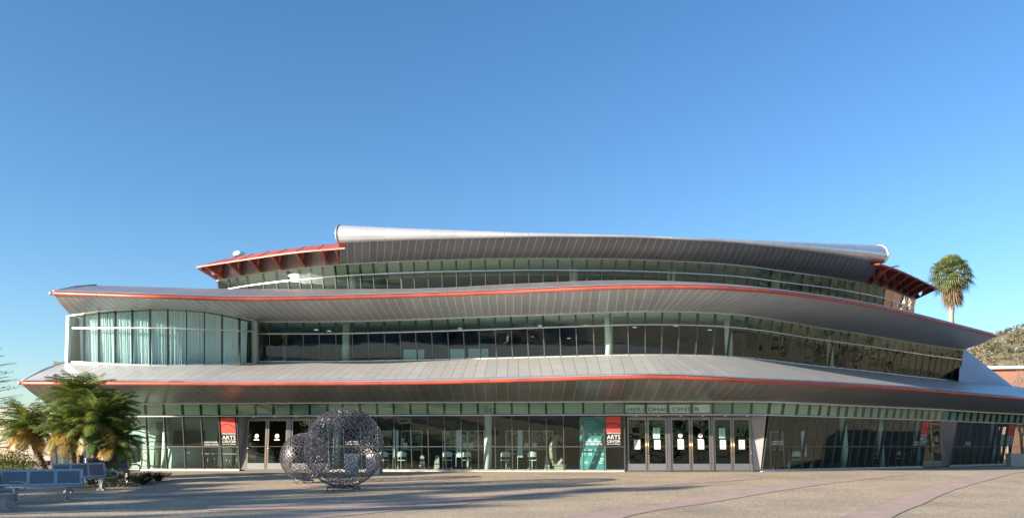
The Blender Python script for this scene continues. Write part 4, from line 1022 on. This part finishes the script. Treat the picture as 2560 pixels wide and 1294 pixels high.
def shrub(px0, px1, ptop, Y, label, seed, mats, p2, n=9, s=.07, name='shrub', dens=420):
    rnd = random.Random(seed); a, b = gp(px0, Y), gp(px1, Y); h = pb((px0+px1)/2, ptop, Y).z-g(Y); m = MB()
    for k in range(n):
        t = (k+.5)/n; c = a.lerp(b, t)+Vector((0, rnd.uniform(-.3, .3), h*rnd.uniform(.45, .68)*(1-.35*abs(2*t-1)))); leaf_blob(m, c, h*.42, dens, s, rnd, 0, 1, p2)
    for k in range(5): m.tube([a.lerp(b, (k+.5)/5), a.lerp(b, (k+.5)/5)+Vector((rnd.uniform(-.2, .2), 0, h*.6))], .02, 5, 2)
    tag(m.build(name, mats+[M_treebark]), label, 'shrub', 'shrubs in the left bed')
shrub(-40, 72, 1112, 31.5, 'yellow-tipped shrub at the left edge behind the benches', 21, [M_shrubg, M_shruby], .5)
shrub(-40, 140, 1157, 29.5, 'low clipped green hedge behind the nearest bench', 22, [M_shrubg, M_shruby], .12, n=14, s=.05)
shrub(150, 330, 1166, 29.3, 'low green hedge at the foot of the palms', 23, [M_shrubg, M_strap], .5, n=14, s=.05)
def strapplant(px, Y, h, label, seed):
    rnd = random.Random(seed); b = gp(px, Y); m = MB()
    for k in range(130):
        az = rnd.random()*2*pi; L = h*rnd.uniform(.8, 1.35); e = rnd.uniform(.5, 1.4); p = b+Vector((cos(az), sin(az), 0))*.08*rnd.random(); pts = [p]; d = Vector((cos(az), sin(az), 0))
        for q in range(4): p = p+(d*cos(e)+Vector((0, 0, sin(e))))*L/4; pts.append(p); e -= rnd.uniform(.15, .5)
        sv = Vector((-d.y, d.x, 0)); ws = (.018, .02, .016, .01, .001); n = len(m.v)
        for q, w_ in zip(pts, ws): m.v += [q-sv*w_, q+sv*w_]
        for q in range(4): m.face((n+2*q, n+2*q+1, n+2*q+3, n+2*q+2))
    tag(m.build('strap_leaf_plant', M_strap), label, 'plant', 'dark strap-leaved plants at the end of the bed')
for i, (px, Y, h, lb) in enumerate(((345, 30.6, .42, 'dark strap-leaved plant right behind the farthest bench'), (372, 31.2, .48, 'tallest dark strap-leaved plant in the middle of its clump'), (398, 31.6, .42, 'dark strap-leaved plant at the right end of the bed'), (360, 30.2, .36, 'low dark strap-leaved plant in front of its clump'))): strapplant(px, Y, h, lb, 40+i)
# fan palm on the right
def fan_palm(px, pytop, Y, label):
    rnd = random.Random(9); base = gp(px, Y); top = pb(px-3, pytop, Y); o = empty('fan_palm', base, 0, label, 'palm'); m = MB()
    m.tube([base.lerp(top, k/20) for k in range(21)], [.22-.06*k/20+.012*(k % 2) for k in range(21)], 14); m.build('trunk', M_trunkf, o)
    g_, dd = MB(), MB()
    for k in range(105):
        u = k/105; az = k*2.39996; el = radians(85-125*u/.66 if u < .66 else rnd.uniform(-78, -50)); dead = u > .66
        mb_ = dd if dead else g_; L = rnd.uniform(.85, 1.2)*(1 if not dead else .5); d = Vector((cos(az), sin(az), 0)); hd = (d*cos(el)+Vector((0, 0, sin(el)))).normalized()
        b0 = top+Vector((0, 0, .3-2.9*max(0, u-.6))); hub = b0+hd*L; mb_.tube([b0, b0.lerp(hub, .5)+Vector((0, 0, .05)), hub], [.03, .025, .02], 4)
        sv = Vector((-d.y, d.x, 0)); upv = sv.cross(hd).normalized(); R = rnd.uniform(.75, 1.0)
        for q in range(15):
            a = radians(-100+200*q/14); v = hd*cos(a)+sv*sin(a); mid = hub+v*R*.55+upv*.05; tip = hub+v*R*(.85)+Vector((0, 0, -.42*R*(1.5 if dead else 1)*rnd.uniform(.6, 1.3))); wv = (hd*-sin(a)+sv*cos(a))*.042
            n = len(mb_.v); mb_.v += [hub-wv*.2, hub+wv*.2, mid+wv, mid-wv, tip+wv*.2, tip-wv*.2]; mb_.face((n, n+1, n+2, n+3)); mb_.face((n+3, n+2, n+4, n+5))
    g_.build('crown', M_fang, o); dd.build('dead_skirt', M_fand, o)
fan_palm(2381, 696, 64, 'tall fan palm with a dead skirt rising behind the right end')
# conifer at the left edge
def conifer(base, h, rad, label, seed, nb=70, az0=None, cat_group=None):
    rnd = random.Random(seed); o = empty('conifer', base, 0, label, 'tree', cat_group); m = MB(); m.tube([base, base+Vector((0, 0, h))], [.22, .03], 8); m.build('trunk', M_treebark, o); m = MB()
    for k in range(nb):
        t = .12+.86*k/nb; az = k*2.4+rnd.uniform(-.3, .3); L = rad*(1-t)**.8*rnd.uniform(.8, 1.15)+.2; d = Vector((cos(az), sin(az), 0)); b = base+Vector((0, 0, h*t)); K = 9; pts = [b+d*L*q/K+Vector((0, 0, L*(.22*(q/K)))) for q in range(K+1)]
        m.tube(pts, [.03*(1-q/K)+.004 for q in range(K+1)], 4, caps=False)
        sv = Vector((-d.y, d.x, 0))
        for q in range(2, K+1):
            for _ in range(11):
                p = pts[q]+sv*rnd.uniform(-.35, .35)*L*.3*(1.2-q/K)+d*rnd.uniform(-.2, .25); a = (d*.6+sv*rnd.uniform(-1, 1)+Vector((0, 0, rnd.uniform(-.2, .4)))).normalized()*rnd.uniform(.14, .30); c = a.cross(Vector((0, 0, 1))).normalized()*.025
                m.poly([p-c, p+c, p+a])
    m.build('crown', M_leafb, o)
p = gp(-75, 46); conifer(Vector((p.x, p.y, p.z)), 7.4, 3.5, 'blue-green conifer whose branch tips reach in at the left edge', 61, nb=90)
# broad trees standing left of the view; their shade falls across the plaza
def broad(base, h, rad, label, seed, n=26, leaf=.16, dens=150, trunk=.2, name='shade_tree', mats=None, group='shade trees left of the benches', low=.3):
    rnd = random.Random(seed); o = empty(name, base, 0, label, 'tree', group); m = MB(); m.tube([base, base+Vector((.1, 0, h*.35)), base+Vector((0, .1, h*.7))], [trunk, trunk*.7, trunk*.25], 8)
    c_ = MB()
    for k in range(n):
        t = low+(1-low)*rnd.random(); r = rad*(sin(pi*min(1, (t-low)/(1-low)*.8+.15)))*rnd.random()**.5; az = rnd.random()*2*pi; c = base+Vector((cos(az)*r, sin(az)*r, h*t*.93)); m.tube([base+Vector((0, 0, h*t*.55)), c], [trunk*.22, .015], 5)
        leaf_blob(c_, c, rad*.30, dens, leaf, rnd, flat=.7)
    m.build('trunk', M_treebark, o); c_.build('crown', mats or M_leaf, o)
tips = [(1900, 1207, 9), (1720, 1195, 9.5), (1600, 1203, 8.5), (1420, 1196, 8.8), (1368, 1257, 10), (1180, 1212, 8.5), (1050, 1236, 9), (1000, 1197, 7.5), (1120, 1274, 11), (760, 1215, 8), (640, 1248, 9), (900, 1290, 11), (420, 1214, 6.8), (330, 1236, 7.5), (560, 1203, 7), (300, 1285, 9), (700, 1277, 10.5), (500, 1264, 9.5), (200, 1264, 8), (1260, 1226, 9), (1000, 1216, 8.4)]
for i, (px, py, h) in enumerate(tips):
    q = gpt(px, py); k = 1/math.tan(radians(SUN_EL)); bx = q.x-sin(radians(SUN_AZ))*k*h; by = q.y-cos(radians(SUN_AZ))*k*h
    broad(Vector((bx, by, 0)), h, 1.15+.09*h*random.uniform(.6, 1.1), f'slender shade tree outside the left of the view, casting shadow streak {i+1}', 70+i, n=26, dens=120, leaf=.2, low=.22)

# ------------------------------------------------------------------ surroundings
# beige building at the left
bb_ = empty('beige_building', gp(40, 50), 0, 'plain beige building behind the palms at the left edge', 'building')
a, b = pb(-400, 1060, 50), pb(131, 1060, 50); m = MB(); zt = pb(60, 1058, 50).z
m.box(Vector(((a.x+b.x)/2, 53, zt/2+.25)), (b.x-a.x, 6, zt-.5+.5)); m.build('wall', M_beige, bb_)
m = MB(); z_ = pb(60, 1134, 50).z; m.bar(Vector((a.x, 49.95, z_)), Vector((b.x, 49.95, z_)), .06, .05, (0, 0, 1)); m.build('ledge', M_conc, bb_)
m = MB(); z_ = pb(60, 1150, 50).z; m.box(Vector(((a.x+b.x)/2, 49.9, (z_+.5)/2)), (b.x-a.x, .3, z_-.5)); m.build('plinth', M_soil, bb_)
m = MB(); x0 = pb(-60, 1060, 50).x; x1 = pb(44, 1060, 50).x
m.box(Vector(((x0+x1)/2, 49.9, pb(20, 1090, 50).z)), (x1-x0, .1, 1.2)); m.build('light_panel', M_cream, bb_)
m = MB()
for k in range(7): m.bar(Vector((x0-6, 49.6+k*.1, zt+.05+k*.14)), Vector((pb(120, 1060, 50).x, 49.6+k*.1, zt+.05+k*.14)), .12, .05, (0, 0, 1))
m.build('roof_louvre', M_cream, bb_)
# hill on the right
def hz(x, y):
    d = math.hypot(x-330, (y-330)*.9); h = 71*math.exp(-(d/180)**2); h += 4*math.exp(-(math.hypot(x-250, y-420)/130)**2)
    return h+noise.noise(Vector((x/40, y/40, 0)))*5*min(1, h/15)-1.5
m = MB(); xs_ = [60+8*i for i in range(95)]; ys_ = [-160+9*i for i in range(100)]
m.loft([[Vector((x, y, hz(x, y) if not (x < 75) else -3)) for x in xs_] for y in ys_]); st('hill', m, M_hill)
mbk = MB(); ys2 = [24+3*i for i in range(14)]
mbk.loft([[Vector((x, y, .4+max(0, x-44)*.42*min(1, (y-20)/14)*(1+.15*noise.noise(Vector((x/6, y/6, 3)))))) for x in (44, 47, 50, 54, 58, 64, 72)] for y in ys2]); st('earth_bank', mbk, M_hill)
rnd = random.Random(5); m = MB()
for _ in range(500):
    x = rnd.uniform(45, 72); y = rnd.uniform(25, 62); leaf_blob(m, Vector((x, y, .7+max(0, x-44)*.42*min(1, (y-20)/14))), rnd.uniform(.4, 1.1), 24, .45, rnd, 0, 1, rnd.choice((.2, .6, .9)), flat=.8)
for _ in range(4600):
    x = rnd.uniform(90, 400); y = rnd.uniform(120, 400); z = hz(x, y)
    if z < 3: continue
    leaf_blob(m, Vector((x, y, z+1)), rnd.uniform(1.0, 2.8), 24, 1.0, rnd, 0, 1, rnd.choice((.05, .4, .9)), flat=.6)
o = m.build('hillside_scrub', [M_scrub, M_hill]); o['kind'] = 'stuff'; o['label'] = 'dry brown and olive scrub covering the hill'; 
# red brick buildings
def brick_block(x, y, sx, sy, h, rz, label, roof=True):
    r = empty('brick_building', (x, y, .5), rz, label, 'building'); m = MB(); m.box((0, 0, h/2), (sx, sy, h)); local_build(m, 'wall', M_brick, r)
    m = MB(); m.box((0, 0, h+.12), (sx+1.2, sy+1.2, .3)); local_build(m, 'roof', M_white, r)
    for side_ in (-1, 1):
        nwx = max(2, int(sx/4))
        for i in range(nwx):
            for z in ([1.8] if h < 5 else [1.8, h-1.9]):
                m = MB(); cx_ = -sx/2+sx*(i+.5)/nwx; m.box((cx_, side_*(sy/2+.02), z), (1.6, .1, 1.5)); m.box((cx_, side_*(sy/2+.06), z-.8), (1.8, .16, .08)); 
                w_ = local_build(m, 'window', M_alu, r); m = MB(); m.box((cx_, side_*(sy/2+.05), z), (1.4, .1, 1.3)); local_build(m, 'pane', M_winglass2, w_)
M_winglass2 = mat('window dark glass', (.02, .03, .035), .08)
pq = at(2535, 950, Y=92)
brick_block(pq.x+8, 96, 22, 9, pq.z+1.0-.5+.35, radians(-10), 'low red brick building with a white eave beyond the right end')
brick_block(62, 69, 16, 10, 12.5, radians(-68), 'tall red brick building outside the right of the view')
# bare trees
def bare(base, h, label, seed):
    rnd = random.Random(seed); o = empty('bare_tree', base, 0, label, 'tree', 'bare winter trees on the right'); m = MB()
    def br(p, d, L, r, k):
        q = p+d*L; m.tube([p, p.lerp(q, .5)+Vector((rnd.uniform(-1, 1), rnd.uniform(-1, 1), 0))*L*.05, q], [r, r*.8, r*.6], 5 if r > .03 else 3, caps=False)
        if k == 0: return
        for _ in range(rnd.choice((2, 3, 3))):
            nd_ = (d+Vector((rnd.gauss(0, .45), rnd.gauss(0, .45), rnd.gauss(.05, .25)))).normalized(); br(q, nd_, L*rnd.uniform(.62, .85), r*.6, k-1)
    br(base, Vector((0, 0, 1)), h*.27, h*.018, 6); m.build('branches', M_twig, o)
bare(gp(2524, 84), 9.5, 'bare pale tree in front of the brick building', 81)
bare(Vector((at(2548, 1000, Y=80).x, 80, .5)), 8.0, 'bare tree at the right edge, partly cut off', 82)
bare(Vector((at(2448, 1000, Y=120).x, 120, 3)), 13.6, 'bare twiggy tree just left of the hill, above the metal wing', 83)
# backdrop trees outside the right, mirrored in the glass
for i, (x, y, h, r) in enumerate(((52, 62, 9, 3), (58, 30, 10, 3.2), (62, 78, 8, 2.6))):
    broad(Vector((x, y, .5)), h, r, ('leafy tree outside the right, beyond the far doors', 'leafy tree outside the right, beside the tall brick building', 'leafy tree outside the right, behind the metal wing')[i], 90+i, n=34, dens=110, leaf=.35, group='leafy trees outside the right')

# belt of trees added unseen behind the camera to darken the doors' reflections
rnd = random.Random(77); m = MB()
for _ in range(420):
    x = rnd.uniform(-130, 130); leaf_blob(m, Vector((x, -78+rnd.uniform(-5, 5), rnd.uniform(1, 15))), 3.2, 34, 1.1, rnd)
o = m.build('added_tree_belt', M_leaf); tag(o, kind='stuff', label='belt of dark trees added behind the view to darken the door reflections')
# small fallen leaves on the paving
rnd = random.Random(31); m = MB()
for _ in range(260):
    p = gpt(rnd.uniform(20, 2540), 1183+rnd.random()**1.3*110); s_ = rnd.uniform(.02, .05); a = rnd.random()*6; z = g(p.y)+.016
    m.poly([Vector((p.x+cos(a+q)*s_*(1 if i % 2 else .5), p.y+sin(a+q)*s_*(1 if i % 2 else .5), z+rnd.uniform(0, .01))) for i, q in enumerate((0, 1.57, 3.14, 4.71))])
o = m.build('fallen_leaves', M_fand); tag(o, kind='stuff', label='scattered dry leaves on the paving')
